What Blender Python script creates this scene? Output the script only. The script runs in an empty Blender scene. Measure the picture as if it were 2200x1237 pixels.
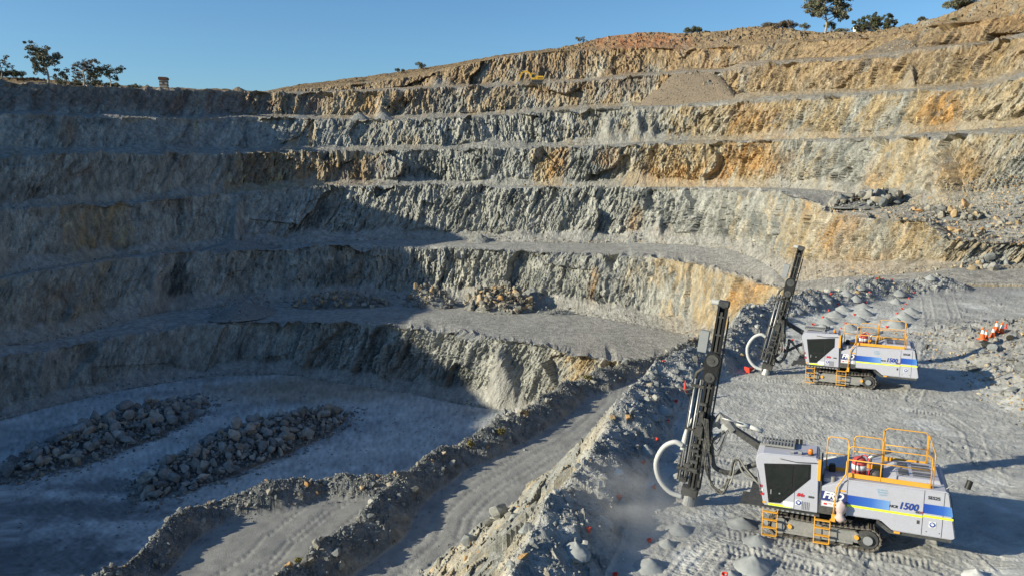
import bpy, bmesh, math, random
import numpy as np
from mathutils import Vector, Matrix

# ------------------------------------------------------------------ camera, sky, sun
scene = bpy.context.scene
CAM_H, PITCH, FPX = 12.0, math.radians(9.3), 1694.0      # drone height above the drill bench, tilt, focal length in photo px
SP, CP = math.sin(PITCH), math.cos(PITCH)
cam_d = bpy.data.cameras.new('camera'); cam = bpy.data.objects.new('camera', cam_d)
scene.collection.objects.link(cam)
cam.location = (0, 0, CAM_H); cam.rotation_euler = (math.radians(90) - PITCH, 0, 0)
cam_d.sensor_width = 36.0; cam_d.lens = 36.0 * FPX / 2200.0
cam_d.clip_start = 0.5; cam_d.clip_end = 6000
scene.camera = cam

SUN_EL = math.radians(20.5)
SHX, SHY = 1.0, 0.31                                      # direction shadows fall on the ground
_n = math.hypot(SHX, SHY); SHX /= _n; SHY /= _n
sun_d = bpy.data.lights.new('sun', 'SUN'); sun_d.energy = 4.9; sun_d.angle = math.radians(0.5); sun_d.color = (1.0, 0.925, 0.72)
sun = bpy.data.objects.new('sun', sun_d); scene.collection.objects.link(sun)
sun.rotation_euler = Vector((math.cos(SUN_EL) * SHX, math.cos(SUN_EL) * SHY, -math.sin(SUN_EL))).to_track_quat('-Z', 'Y').to_euler()
world = bpy.data.worlds.new('World'); scene.world = world; world.use_nodes = True
nt = world.node_tree; nt.nodes.clear()
sky = nt.nodes.new('ShaderNodeTexSky'); sky.sky_type = 'NISHITA'; sky.sun_disc = False
sky.sun_elevation = SUN_EL; sky.sun_rotation = math.atan2(-SHX, -SHY)   # clockwise from +Y
sky.altitude = 600; sky.air_density = 1.0; sky.dust_density = 0.9; sky.ozone_density = 5.0
bg = nt.nodes.new('ShaderNodeBackground'); bg.inputs['Strength'].default_value = 0.096
ow = nt.nodes.new('ShaderNodeOutputWorld')
tint = nt.nodes.new('ShaderNodeMix'); tint.data_type = 'RGBA'; tint.blend_type = 'MULTIPLY'; tint.inputs[0].default_value = 1.0; tint.inputs[7].default_value = (.85, 1.01, 1.03, 1)
nt.links.new(sky.outputs[0], tint.inputs[6]); nt.links.new(tint.outputs[2], bg.inputs[0]); nt.links.new(bg.outputs[0], ow.inputs[0])
scene.view_settings.view_transform = 'Standard'; scene.view_settings.look = 'None'
scene.view_settings.gamma = 1.0; scene.view_settings.exposure = 0.57
scene.view_settings.use_curve_mapping = False
scene.cycles.max_bounces = 5; scene.cycles.diffuse_bounces = 2; scene.cycles.use_denoising = True

# ------------------------------------------------------------------ helpers
rng = np.random.default_rng(11)
random.seed(5)
COL = scene.collection

def ray(x, y):
    dx = (x - 1100.0) / FPX; dy = -(y - 618.5) / FPX
    return dx, CP + dy * SP, -SP + dy * CP
def at_depth(x, y, t):
    a, b, c = ray(x, y); return np.array([a * t, b * t, CAM_H + c * t])
def on_plane(x, y, z):
    a, b, c = ray(x, y); t = (z - CAM_H) / c; return np.array([a * t, b * t, z])

def hash2(ix, iy, seed):
    h = ix.astype(np.uint32) * np.uint32(374761393) + iy.astype(np.uint32) * np.uint32(668265263) + np.uint32((seed * 974634777 + 12345) & 0xffffffff)
    h = (h ^ (h >> np.uint32(13))) * np.uint32(1274126177)
    h = (h ^ (h >> np.uint32(16))) * np.uint32(2246822519)
    return h ^ (h >> np.uint32(15))
_a = np.arange(256) / 256 * 2 * math.pi
_gx, _gy = np.cos(_a).astype(np.float32), np.sin(_a).astype(np.float32)
def gnoise(x, y, k=None, seed=0):
    """2-D gradient noise; k (a layer number per point) shifts the pattern so that layers differ"""
    x = np.asarray(x, np.float32); y = np.asarray(y, np.float32)
    if k is not None: x = x + np.asarray(k, np.float32) * np.float32(37.17); y = y + np.asarray(k, np.float32) * np.float32(11.31)
    ix, iy = np.floor(x), np.floor(y)
    fx, fy = x - ix, y - iy
    ix, iy = ix.astype(np.int32), iy.astype(np.int32)
    u = fx * fx * fx * (fx * (fx * 6 - 15) + 10); v = fy * fy * fy * (fy * (fy * 6 - 15) + 10)
    r = []
    for b in (0, 1):
        q = []
        for a in (0, 1):
            h = hash2(ix + a, iy + b, seed) & np.uint32(255)
            q.append(_gx[h] * (fx - a) + _gy[h] * (fy - b))
        r.append(q[0] + (q[1] - q[0]) * u)
    return (r[0] + (r[1] - r[0]) * v) * np.float32(1.5)
def fbm(x, y, z=None, octv=4, seed=0, gain=0.5):
    s = 0; a = 1.0; f = 1.0; t = 0
    for o in range(octv):
        s = s + a * gnoise(x * f, y * f, None if z is None else z * f, seed + o * 17); t += a; a *= gain; f *= 2.03
    return s / t
def facet(u, v, seed=0, tilt=1.0):
    """chiselled cell relief: a random step and a tilted plane per cell; returns relief and cell value"""
    u = np.asarray(u, np.float32); v = np.asarray(v, np.float32)
    iu, iv = np.floor(u).astype(np.int32), np.floor(v).astype(np.int32)
    fu, fv = u - iu, v - iv
    best = np.full(u.shape, 1e9, np.float32); bh = np.zeros(u.shape, np.uint32); bu = np.zeros_like(u); bv = np.zeros_like(u)
    k = np.float32(1 / 255.0)
    for a in (-1, 0, 1):
        for b in (-1, 0, 1):
            h = hash2(iu + a, iv + b, seed)
            du = fu - a - (h & np.uint32(255)) * k; dv = fv - b - ((h >> np.uint32(8)) & np.uint32(255)) * k
            d = du * du + dv * dv; m = d < best
            np.copyto(best, d, where=m); np.copyto(bh, h, where=m); np.copyto(bu, du.astype(np.float32), where=m); np.copyto(bv, dv.astype(np.float32), where=m)
    r = ((bh >> np.uint32(16)) & np.uint32(255)) * k
    g = bh * np.uint32(2654435761)
    tx = ((g >> np.uint32(8)) & np.uint32(255)) * (2 * k) - 1; ty = ((g >> np.uint32(20)) & np.uint32(255)) * (2 * k) - 1
    return (r - 0.5 + tilt * (tx * bu + ty * bv)).astype(np.float32), r.astype(np.float32)
def sstep(a, b, x):
    t = np.clip((x - a) / (b - a), 0, 1); return t * t * (3 - 2 * t)
def lerp(a, b, w): return a + (b - a) * w
def mixc(c, d, w): return c + (np.asarray(d, np.float32) - c) * np.asarray(w)[..., None]

def raw_mesh(name, V, F, col=None, smooth=False):
    me = bpy.data.meshes.new(name)
    V = np.asarray(V, np.float32); F = np.asarray(F, np.int32); k = F.shape[1]
    me.vertices.add(len(V)); me.vertices.foreach_set('co', V.ravel())
    me.loops.add(F.size); me.loops.foreach_set('vertex_index', F.ravel())
    me.polygons.add(len(F)); me.polygons.foreach_set('loop_start', np.arange(0, F.size, k, dtype=np.int32))
    try: me.polygons.foreach_set('loop_total', np.full(len(F), k, np.int32))
    except Exception: pass
    me.polygons.foreach_set('use_smooth', np.full(len(F), bool(smooth)))
    me.update(calc_edges=True)
    if col is not None:
        ca = me.color_attributes.new('Col', 'FLOAT_COLOR', 'POINT')
        c4 = np.ones((len(V), 4), np.float32); c4[:, :3] = col; ca.data.foreach_set('color', c4.ravel())
    return me
def link(name, me, mat=None, parent=None):
    o = bpy.data.objects.new(name, me); COL.objects.link(o)
    if mat is not None and me is not None and not me.materials: me.materials.append(mat)
    if parent is not None: o.parent = parent
    return o
def tag(o, label=None, cat=None, group=None, kind=None):
    if label: o['label'] = label
    if cat: o['category'] = cat
    if group: o['group'] = group
    if kind: o['kind'] = kind
    return o
def empty(name, loc=(0, 0, 0), rz=0.0):
    o = bpy.data.objects.new(name, None); COL.objects.link(o); o.location = loc; o.rotation_euler = (0, 0, rz); o.empty_display_size = 0.3
    return o

# ------------------------------------------------------------------ materials
def mat_new(name):
    m = bpy.data.materials.new(name); m.use_nodes = True
    b = m.node_tree.nodes['Principled BSDF']; return m, m.node_tree, b
def nnode(t, typ, **kw):
    n = t.nodes.new(typ)
    for k, v in kw.items():
        if k in n.inputs.keys(): n.inputs[k].default_value = v
        else: setattr(n, k, v)
    return n
def ramp(t, stops, fac):
    r = t.nodes.new('ShaderNodeValToRGB'); e = r.color_ramp.elements
    while len(e) < len(stops): e.new(0.5)
    for el, (p, c) in zip(e, stops):
        el.position = p; el.color = (c[0], c[1], c[2], 1) if hasattr(c, '__len__') else (c, c, c, 1)
    t.links.new(fac, r.inputs['Fac']); return r.outputs['Color']
def mulc(t, a, b, fac=1.0):
    m = t.nodes.new('ShaderNodeMix'); m.data_type = 'RGBA'; m.blend_type = 'MULTIPLY'; m.inputs[0].default_value = fac
    t.links.new(a, m.inputs[6]); t.links.new(b, m.inputs[7]); return m.outputs[2]
def terrain_mat(name, s1, s2, bump, dist, contrast=0.45, vscale=None):
    """earth and rock: the colour of the ground itself comes from the point attribute, the shader adds grain and relief"""
    m, t, b = mat_new(name)
    at = nnode(t, 'ShaderNodeAttribute', attribute_name='Col')
    tc = t.nodes.new('ShaderNodeTexCoord')
    mp = t.nodes.new('ShaderNodeMapping'); t.links.new(tc.outputs['Object'], mp.inputs[0])
    if vscale: mp.inputs['Scale'].default_value = vscale; mp.inputs['Rotation'].default_value = (0.0, 0.45, 0.0)
    n1 = nnode(t, 'ShaderNodeTexNoise', Scale=s1, Detail=6.0, Roughness=0.62); t.links.new(mp.outputs[0], n1.inputs[0])
    n2 = nnode(t, 'ShaderNodeTexNoise', Scale=s2, Detail=5.0, Roughness=0.7); t.links.new(tc.outputs['Object'], n2.inputs[0])
    c1 = ramp(t, [(0.3, 1 - contrast), (0.7, 1 + contrast)], n1.outputs[0])
    c2 = ramp(t, [(0.3, 1 - contrast * .6), (0.7, 1 + contrast * .6)], n2.outputs[0])
    c = mulc(t, mulc(t, at.outputs['Color'], c1), c2)
    t.links.new(c, b.inputs['Base Color'])
    b.inputs['Roughness'].default_value = 0.95; b.inputs['Specular IOR Level'].default_value = 0.15
    ad = t.nodes.new('ShaderNodeMath'); ad.operation = 'ADD'
    t.links.new(n1.outputs[0], ad.inputs[0]); t.links.new(n2.outputs[0], ad.inputs[1])
    bp = nnode(t, 'ShaderNodeBump', Strength=bump, Distance=dist); t.links.new(ad.outputs[0], bp.inputs['Height'])
    t.links.new(bp.outputs[0], b.inputs['Normal'])
    return m
M = {}
M['wall'] = terrain_mat('rock_face', 1.1, 3.4, 0.9, 0.35, 0.36, (1.0, 1.0, 0.35))
M['ground'] = terrain_mat('quarry_dust', 0.8, 9.0, 0.6, 0.10, 0.16)
M['floor'] = terrain_mat('quarry_floor', 0.25, 3.0, 0.5, 0.15, 0.2)
M['slope'] = terrain_mat('broken_slope', 1.1, 7.0, 0.8, 0.2, 0.35)
def rock_mat(name, stops, dust=(0.33, 0.34, 0.33)):
    m, t, b = mat_new(name)
    oi = t.nodes.new('ShaderNodeObjectInfo'); ge = t.nodes.new('ShaderNodeNewGeometry')
    ad = nnode(t, 'ShaderNodeMath', operation='ADD'); t.links.new(oi.outputs['Random'], ad.inputs[0]); t.links.new(ge.outputs['Random Per Island'], ad.inputs[1])
    fr = nnode(t, 'ShaderNodeMath', operation='FRACT'); t.links.new(ad.outputs[0], fr.inputs[0])
    c = ramp(t, stops, fr.outputs[0])
    tc = t.nodes.new('ShaderNodeTexCoord')
    n = nnode(t, 'ShaderNodeTexNoise', Scale=4.0, Detail=5.0, Roughness=0.65); t.links.new(tc.outputs['Object'], n.inputs[0])
    c2 = ramp(t, [(0.3, 0.68), (0.7, 1.3)], n.outputs[0])
    t.links.new(mulc(t, c, c2), b.inputs['Base Color'])
    b.inputs['Roughness'].default_value = 0.9; b.inputs['Specular IOR Level'].default_value = 0.25
    bp = nnode(t, 'ShaderNodeBump', Strength=0.6, Distance=0.08); t.links.new(n.outputs[0], bp.inputs['Height']); t.links.new(bp.outputs[0], b.inputs['Normal'])
    return m
M['rock_grey'] = rock_mat('grey_stone', [(0.0, (.12, .13, .13)), (.35, (.19, .2, .2)), (.7, (.26, .27, .26)), (.86, (.31, .3, .27)), (1.0, (.29, .25, .19))])
M['rock_warm'] = rock_mat('warm_stone', [(0.0, (.15, .15, .14)), (.35, (.24, .23, .2)), (.65, (.33, .3, .24)), (.85, (.4, .3, .18)), (1.0, (.42, .24, .1))])
M['rock_pale'] = rock_mat('dusty_stone', [(0.0, (.2, .21, .21)), (.5, (.3, .31, .3)), (1.0, (.42, .41, .37))])

# ------------------------------------------------------------------ the pit walls: traced bench lines, each with its own distance
def Yz(z, t):                                            # photo row of height z at depth t
    dy = ((z - CAM_H) / t + SP) / CP; return 618.5 - FPX * dy
# (photo x, photo y, depth in metres) of each crest and toe, from the pit floor up
LN = []
def line(pts, y_off=0): LN.append(np.array(pts, float))
hid = [(1300, 105), (1400, 104), (1500, 100), (1600, 92), (1700, 82), (1800, 71), (1900, 67), (2000, 64), (2260, 60)]
line([(-60, 920, 106), (0, 903, 110), (200, 850, 121), (400, 815, 130.5), (500, 803, 133), (600, 803, 133.7), (800, 833, 125.6), (1000, 868, 117), (1100, 885, 113.6), (1200, 902, 109)] + [(x, Yz(-24.3, t), t) for x, t in hid])
line([(-60, 778, 110), (0, 768, 113.5), (100, 755, 118), (200, 733, 124.5), (300, 716, 129), (400, 700, 134), (560, 692, 137.5), (740, 693, 132), (900, 705, 125.5), (1000, 720, 121), (1100, 735, 117), (1200, 752, 112.5), (1300, 772, 108), (1345, 785, 105.5)] + [(x, Yz(-15.4, t + 3), t + 3) for x, t in hid[1:]])
line([(-60, 756, 113), (0, 743, 116), (96, 734, 121), (242, 699, 131), (302, 681, 135), (357, 669, 141), (600, 650, 150), (800, 642, 154), (1000, 645, 152), (1200, 668, 142), (1300, 683, 135), (1400, 703, 128), (1480, 720, 122.5)] + [(x, Yz(-14.6, t + 7), t + 7) for x, t in hid[3:]])
line([(-60, 612, 117), (0, 600, 120.5), (118, 578, 126), (233, 560, 136), (316, 550, 140), (385, 543, 146), (600, 538, 155), (700, 526, 156), (850, 533, 158), (1000, 534, 156.5), (1194, 545, 148), (1388, 550, 141), (1485, 563, 131), (1569, 587, 121), (1630, 604, 112), (1690, 625, 98)] + [(x, Yz(z, t), t) for x, z, t in [(1760, -2.6, 86), (1850, -1.2, 79.5), (1950, -.3, 76), (2040, .2, 75), (2260, .2, 74)]])
line([(-60, 607, 118.5), (0, 594, 122.5), (118, 574, 128), (233, 555, 139), (316, 545, 143), (385, 538, 149), (600, 532, 160), (700, 521, 164), (850, 514, 168), (1000, 516, 167), (1162, 521, 162), (1323, 522, 160), (1453, 524, 151.0), (1566, 535, 137.0), (1614, 551, 127.0), (1660, 575, 115.0), (1690, 606, 104.0)] + [(x, Yz(z, t), t) for x, z, t in [(1800, -1.8, 94), (1900, -.6, 87), (2000, .5, 82), (2060, 1.1, 81), (2260, 1.2, 78)]])
line([(-60, 462, 121), (0, 456, 125), (91, 450, 131), (234, 438, 142), (330, 432, 148), (412, 425, 154), (500, 418, 162), (600, 407, 168), (720, 399, 172), (912, 399, 174), (1100, 402, 171), (1226, 403, 168), (1356, 405, 166), (1500, 408, 156.0), (1620, 411, 140.0), (1690, 418, 126.0), (1745, 436, 114.0), (1775, 456, 107.5), (1847, 464, 100.0), (1904, 471, 94.5), (2000, 478, 87.5), (2018, 500, 84), (2054, 518, 83), (2132, 524, 82), (2260, 530, 80)])
line([(-60, 460, 124), (0, 454, 127.5), (91, 448, 133.5), (234, 436, 145), (330, 430, 151), (412, 423, 157), (500, 416, 165), (600, 405.5, 171), (720, 398, 175), (912, 398, 177), (1100, 400, 176), (1226, 401, 173), (1356, 402, 168.5), (1500, 402, 160.5), (1600, 402, 152.0), (1700, 404, 142.0), (1780, 409, 133.0), (1850, 420, 123.0), (1910, 430, 113.5), (1971, 440, 105.0), (2053, 446, 98.0), (2122, 440, 95), (2260, 420, 91)])
line([(-60, 341, 127), (0, 338, 131), (157, 332, 140), (344, 331, 154), (500, 330, 168), (600, 329, 175), (775, 326, 179.5), (1000, 322, 181), (1192, 318, 177), (1302, 316, 174.0), (1400, 312, 170.0), (1500, 309, 164.0), (1600, 306, 156.0), (1737, 304, 143.0), (1875, 302, 128.0), (2012, 295, 111.5), (2200, 285, 100.0), (2260, 282, 98)])
line([(-60, 339, 130), (0, 336, 134), (157, 330, 143), (344, 329, 157), (500, 328, 171), (600, 327.5, 178), (775, 324.5, 183), (1000, 320, 184.5), (1192, 315, 181), (1302, 311, 179.0), (1400, 303, 176.0), (1500, 302, 170.0), (1600, 301, 161.5), (1737, 299, 148.5), (1875, 295, 134.0), (1985, 285, 121.0), (2200, 271, 107.0), (2260, 266, 105)])
line([(-60, 247, 137), (0, 248, 141), (157, 252, 150), (330, 257, 165), (440, 258, 176), (527, 251, 184), (610, 256, 189), (692, 257, 191), (843, 259, 193), (967, 254, 193), (1100, 247, 192), (1192, 240, 190), (1302, 236, 186.5), (1398, 232, 182.0), (1522, 228, 173.5), (1600, 222, 167.0), (1700, 216, 157.0), (1820, 210, 144.5), (1930, 202, 132.5), (2012, 196, 124.0), (2122, 190, 115.5), (2200, 165, 111.0), (2260, 150, 110)])
line([(-60, 244, 140), (0, 245, 144), (157, 249, 153), (330, 254, 168), (440, 256, 179), (527, 249, 188), (610, 252, 194), (692, 254, 196), (843, 256, 198), (967, 250, 198), (1100, 244, 197), (1192, 236, 195), (1302, 230, 192.5), (1398, 226, 188.0), (1522, 219, 179.5), (1600, 208, 173.0), (1700, 203, 163.0), (1820, 199, 150.5), (1930, 192, 138.5), (2012, 187, 130.0), (2122, 180, 121.5), (2200, 153, 117.0), (2260, 138, 114)])
line([(-60, 183, 150), (0, 183, 154), (100, 183, 161), (200, 188, 168), (320, 192, 179), (500, 197, 195), (563, 201, 199), (665, 200, 203), (775, 197, 205), (857, 194, 206), (967, 190, 206), (1100, 186, 205), (1165, 184, 204), (1247, 177, 201.5), (1357, 167, 196.5), (1467, 159, 189.5), (1563, 155, 182.0), (1600, 142, 178.5), (1792, 132, 160.0), (1875, 126, 151.5), (1985, 112, 140.0), (2122, 97, 129.0), (2200, 80, 124.0), (2260, 68, 121)])
line([(-60, 182, 156), (0, 182, 160), (100, 182, 167), (200, 187, 174), (320, 191.5, 185), (500, 196.5, 201), (563, 199, 205), (665, 197, 209), (775, 193, 211), (857, 189, 212), (967, 186, 212), (1100, 182, 212), (1165, 180, 211), (1247, 173, 208.0), (1357, 162, 203.0), (1467, 153, 196.0), (1563, 147, 188.5), (1600, 134, 185.0), (1792, 124, 166.5), (1875, 116, 158.0), (1985, 103, 146.5), (2122, 90, 135.5), (2200, 70, 130.5), (2260, 58, 128)])
line([(-60, 178, 180), (0, 178, 184), (100, 179, 190), (200, 184, 196), (320, 190, 202), (500, 196, 212), (563, 199, 213), (640, 192, 214), (700, 188, 216), (800, 178, 219), (900, 162, 221), (1000, 140, 221), (1082, 121, 221), (1165, 113, 220), (1275, 107, 218), (1385, 102, 212.0), (1467, 106, 206.0), (1522, 103, 200.5), (1600, 97, 194.0), (1765, 88, 178.0), (1875, 83, 168.0), (1943, 71, 161.0), (2012, 55, 154.0), (2122, 45, 144.0), (2200, 27, 139.0), (2260, 14, 136)])
line([(-60, 163, 235), (0, 165, 238), (100, 172, 238), (200, 180, 238), (320, 189, 240), (500, 195.5, 240), (563, 199.5, 238), (640, 184, 240), (700, 177, 242), (850, 156, 244), (1000, 132, 244), (1100, 116, 243), (1200, 105, 242), (1240, 95, 241), (1300, 80, 240), (1390, 70, 236.0), (1480, 72, 231.0), (1560, 66, 225.0), (1600, 60, 222.0), (1640, 57, 219.0), (1700, 64, 213.0), (1760, 70, 206.5), (1850, 70, 197.0), (1940, 62, 187.0), (2000, 42, 178.0), (2040, 30, 172.0), (2090, 8, 165.0), (2140, -14, 160.0), (2200, -40, 155.0), (2260, -60, 152)])
SEG_KIND = ['face', 'bench', 'face', 'bench', 'face', 'bench', 'face', 'bench', 'face', 'bench', 'face', 'bench', 'face', 'hill', 'back']
SEG_ROWS = [66, 16, 56, 16, 60, 14, 44, 6, 38, 6, 34, 6, 32, 34, 8]
NCOL = 1120
xs = np.linspace(-60, 2260, NCOL)
def smooth1(a, k):
    if k < 1: return a
    w = np.hanning(2 * k + 3)[1:-1]; w /= w.sum(); p = np.pad(a, k, mode='edge')
    p[:k] = 2 * a[0] - a[1:k + 1][::-1]; p[-k:] = 2 * a[-1] - a[-k - 1:-1][::-1]
    return np.convolve(p, w, mode='valid')
LP = []
for L in LN:
    y = smooth1(np.interp(xs, L[:, 0], L[:, 1]), 9); t = smooth1(np.interp(xs, L[:, 0], L[:, 2]), 16)
    a, b, c = ray(xs, y)
    LP.append(np.stack([a * t, b * t, CAM_H + c * t], 1))
back = LP[-1].copy(); back[:, :2] *= 2.6; back[:, 2] -= 12; LP.append(back)
# the walls go on outside the frame: left side swings towards the camera, right side runs on beside the drill bench
def extend(P, k):
    p0 = P[0]; off = 0.0
    q = [p0]
    base = math.hypot(p0[0], p0[1]); ox = p0[0] - LP0_left[0]
    for (X, Y, fy, dz, rim_shade) in [(-77, 95, .8, 0, 8.0), (-82, 86, .6, 0, -6.0), (-88, 74, .45, 0, -4.5), (-97, 40, .35, -.03, -2.0), (-100, 0, .3, -.2, -18.), (-98, -60, .3, -.2, -18.)]:  # last value: unseen rim height, shaped to throw the shadow edge into the pit
        z_ = p0[2] + (rim_shade if k >= 11 else (p0[2] + 24) * dz)
        q.append(np.array([X + ox * 1.0, Y + (p0[1] - LP0_left[1]) * fy, z_]))
    q = np.array(q); s = (np.linspace(0, 1, 131)[1:] ** 1.5) * 6
    Lx = np.stack([np.interp(s, range(7), q[:, i]) for i in range(3)], 1)[::-1]
    p1 = P[-1]; q2 = np.array([p1, p1 * [1.02, .88, 1] , p1 * [1.05, .6, 1], p1 * [1.05, 0, 1]])
    s2 = (np.linspace(0, 1, 101)[1:] ** 1.4) * 3
    Rx = np.stack([np.interp(s2, range(4), q2[:, i]) for i in range(3)], 1)
    return np.concatenate([Lx, P, Rx])
LP0_left = LP[0][0].copy()
LP = [extend(P, k) for k, P in enumerate(LP)]
xs_all = np.concatenate([np.linspace(-1200, -62, 130), xs, np.linspace(2270, 3000, 100)])
NC = len(xs_all)
# arc length along the wall and horizontal normal towards the pit, level by level
def level(k):
    m = .5 * (LP[k] + LP[k + 1]); mx, my = smooth1(m[:, 0], 16), smooth1(m[:, 1], 16)
    S_ = np.concatenate([[0], np.cumsum(np.hypot(np.diff(mx), np.diff(my)))])
    n = np.stack([np.gradient(my), -np.gradient(mx)], 1); n /= np.linalg.norm(n, axis=1)[:, None]
    n = np.stack([smooth1(n[:, 0], 14), smooth1(n[:, 1], 14)], 1)
    q = smooth1(np.clip(170 / np.maximum(60, my), .9, 2.2), 30)
    vd = np.stack([mx, my], 1); vd /= np.linalg.norm(vd, axis=1)[:, None]; ob = smooth1(np.clip(np.abs((vd * n).sum(1)) / .55, .22, 1), 10)   # relief is damped on faces seen edge-on from the camera
    return S_, n, q, np.concatenate([[0], np.cumsum(np.diff(S_) * q[1:])]), ob
LV = [level(k) for k in range(len(SEG_KIND))]
NXY = LV[0][1]

rows_P, rows_k, rows_v, rows_t = [], [], [], []
p_under = LP[0].copy(); p_under[:, 2] -= 2.0; p_under[:, :2] += NXY * 2.5
rows_P.append(p_under); rows_k.append(0); rows_v.append(0.0); rows_t.append(np.full(NC, .2))
for k, kind in enumerate(SEG_KIND):
    S = LV[k][0]
    A, B = LP[k], LP[k + 1]; n = SEG_ROWS[k]
    _tn = fbm(S / 11.0, S * 0 + k * 7.3, octv=3, seed=90 + k); tal = 0.13 + 0.2 * np.clip(_tn + 0.35, 0, 1) + .5 * sstep(.28, .6, _tn)      # height share of the talus at the foot
    if k in (10, 12): tal = tal * 0.7
    if k == 4: tal = lerp(tal, .18, sstep(1560, 1640, xs_all))
    if k == 2: tal = lerp(tal, .2, sstep(1480, 1560, xs_all))
    for r in range(n if k < len(SEG_KIND) - 1 else n + 1):
        v = r / n
        if kind == 'face':
            hfrac = np.where(v < tal, v / tal * 0.42, 0.42 + (v - tal) / (1 - tal) * 0.58)
            P = np.empty_like(A); P[:, :2] = A[:, :2] + (B - A)[:, :2] * hfrac[:, None]; P[:, 2] = A[:, 2] + (B - A)[:, 2] * v
        else:
            P = A + (B - A) * v
        rows_P.append(P); rows_k.append(k); rows_v.append(v); rows_t.append(tal)
W = np.stack(rows_P)                                     # rows x cols x 3
RK = np.array(rows_k); RV = np.array(rows_v); NR = len(RK); TL = np.stack(rows_t)
face_row = np.array([SEG_KIND[k] == 'face' for k in RK])
SS = np.stack([LV[k][0] for k in RK]); ZZ = W[:, :, 2]
XX = np.broadcast_to(xs_all[None, :], (NR, NC)); KK = np.broadcast_to(RK[:, None], (NR, NC)); VV = np.broadcast_to(RV[:, None], (NR, NC))
pnA = fbm(SS / 3, ZZ / 3, KK * 1.3, octv=3, seed=207)
# relief: gullies, leaning slabs, chisel facets
warp = fbm(SS / 9, ZZ / 9, KK * 3.1, octv=3, seed=5)
lean = 0.22 + .5 * sstep(1450, 1900, XX) + 0.3 * gnoise(SS / 45, ZZ / 60, KK * 1.7, seed=8)
su = SS - ZZ * lean + warp * 1.0
SA = np.stack([LV[k][3] for k in RK]); QQ = np.stack([LV[k][2] for k in RK]); ZA = (ZZ - 12) * QQ; NROW = np.stack([LV[k][1] for k in RK])
sua = SA - ZA * lean + warp * .8
big = fbm(su / 13.0, ZZ / 26, KK * 5.3, octv=3, seed=21)
gul = 1 - np.abs(gnoise(su / 5.2, ZZ / 20, KK * 2.9, seed=31)) * 2.2
f1, v1 = facet(sua / 2.0, ZA / 6.5 + KK * 11.0, 41, 1.2)
f2, v2 = facet((sua + .5 * warp) / 0.72, ZA / 2.4 + KK * 7.0, 51, 1.3)
f3, v3 = facet((sua - .4 * warp) / 0.32, ZA / 1.0 + KK * 5.0, 61, 1.2)
rough = 0.55 + 0.45 * sstep(-.25, .35, fbm(SS / 22, ZZ / 8, KK * 9.1, octv=3, seed=77))
fine = fbm(SS / 0.8, ZZ / 0.8, KK * 1.1, octv=3, seed=99)
jn = 1 - np.abs(gnoise((SS - ZZ * .75 + warp * 1.5) / 3.2, (ZZ + SS * .2) / 14, KK * 3.7, seed=133)) * 7
jn = np.clip(jn, 0, 1) * sstep(-.1, .3, fbm(SS / 12, ZZ / 9, KK * 2.7, octv=3, seed=137))
f0, v0 = facet((sua + 3 * warp) / 8.5, ZA / 15 + KK * 3.0, 37, 1.3)
D = (1.5 * f0 - .35 * jn + 1.5 * big + 0.4 * (gul - 0.4) + (0.7 * f1 + 0.66 * f2 + 0.42 * f3) / QQ ** .6 * rough + 0.14 * fine)
scree = np.where(face_row[:, None], sstep(TL * 1.25, TL * .8, VV + .08 * pnA), 0)
D = (D - D[face_row].mean()) * np.stack([LV[k][4] for k in RK]) * (1 - .8 * scree) * (.42 + .58 * sstep(430, 720, XX))
D = D * (1 - .75 * np.exp(-((XX - 1500) / 75.) ** 2) * (KK == 2)) * np.where((KK == 2) | (KK == 3), sstep(2060, 1960, XX), 1.0)
wgt = np.zeros(NR)
for i in range(NR):
    k, v, kind = RK[i], RV[i], SEG_KIND[RK[i]]
    if kind == 'face': wgt[i] = 0.25 + 0.75 * min(1, v / 0.12) if v < .12 else 1.0 - 0.25 * max(0, (v - .85) / .15)
    elif kind == 'bench': wgt[i] = 0.75 * max(0.0, 1 - v * 2.2) ** 1.5 + 0.25 * v
    elif kind == 'hill': wgt[i] = .6 * max(0, 1 - v * 4)
W2 = W.copy()
amp = wgt[:, None] * np.ones(NC)[None, :]
W2[:, :, :2] += (D * amp)[:, :, None] * NROW
notch = np.clip(fbm(SS / 7, SS * 0, (KK + 1) // 2 * 1.9, octv=3, seed=171) * 1.6 - .1, 0, 1)
notch = notch * ((XX < 1900) | (KK > 5))
W2[:, :, 2] -= notch * np.where(face_row[:, None], 1.6 * sstep(.55, 1, VV), np.where((KK % 2 == 1) & (KK < 12), 1.6 * sstep(.45, 0, VV), 0))
is_b = (~face_row)[:, None]
zb = fbm(W[:, :, 0] / 5, W[:, :, 1] / 5, octv=4, seed=12)
edge = np.array([max(0, 1 - abs(v) * 7) if SEG_KIND[k] == 'bench' else 0 for k, v in zip(RK, RV)])[:, None]
ragged = np.clip(fbm(SS / 1.3, VV * 4, KK, octv=3, seed=71) * 1.3 + .25, 0, 1)
nearB = np.isin(RK, [1, 3])[:, None]
W2[:, :, 2] += np.where(is_b, zb * np.where(nearB, .06, .3), 0.12 * fine) + edge * (0.1 + 0.6 * ragged) * np.where(nearB, .7, 1.)
hill = np.array([SEG_KIND[k] in ('hill', 'back') for k in RK])[:, None]
W2[:, :, 2] += np.where(hill, (.7 * fbm(W[:, :, 0] / 9, W[:, :, 1] / 9, octv=5, seed=4) + (.45 * facet(W[:, :, 0] / 2.2, W[:, :, 1] / 3.5, 15, 1.1)[0] + .3 * facet(W[:, :, 0] / .9, W[:, :, 1] / 1.5, 16, 1.1)[0]) * np.where(XX > 1180, 1., .35) * (VV < 1)) * np.minimum(1, VV * 3), 0)

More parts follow.
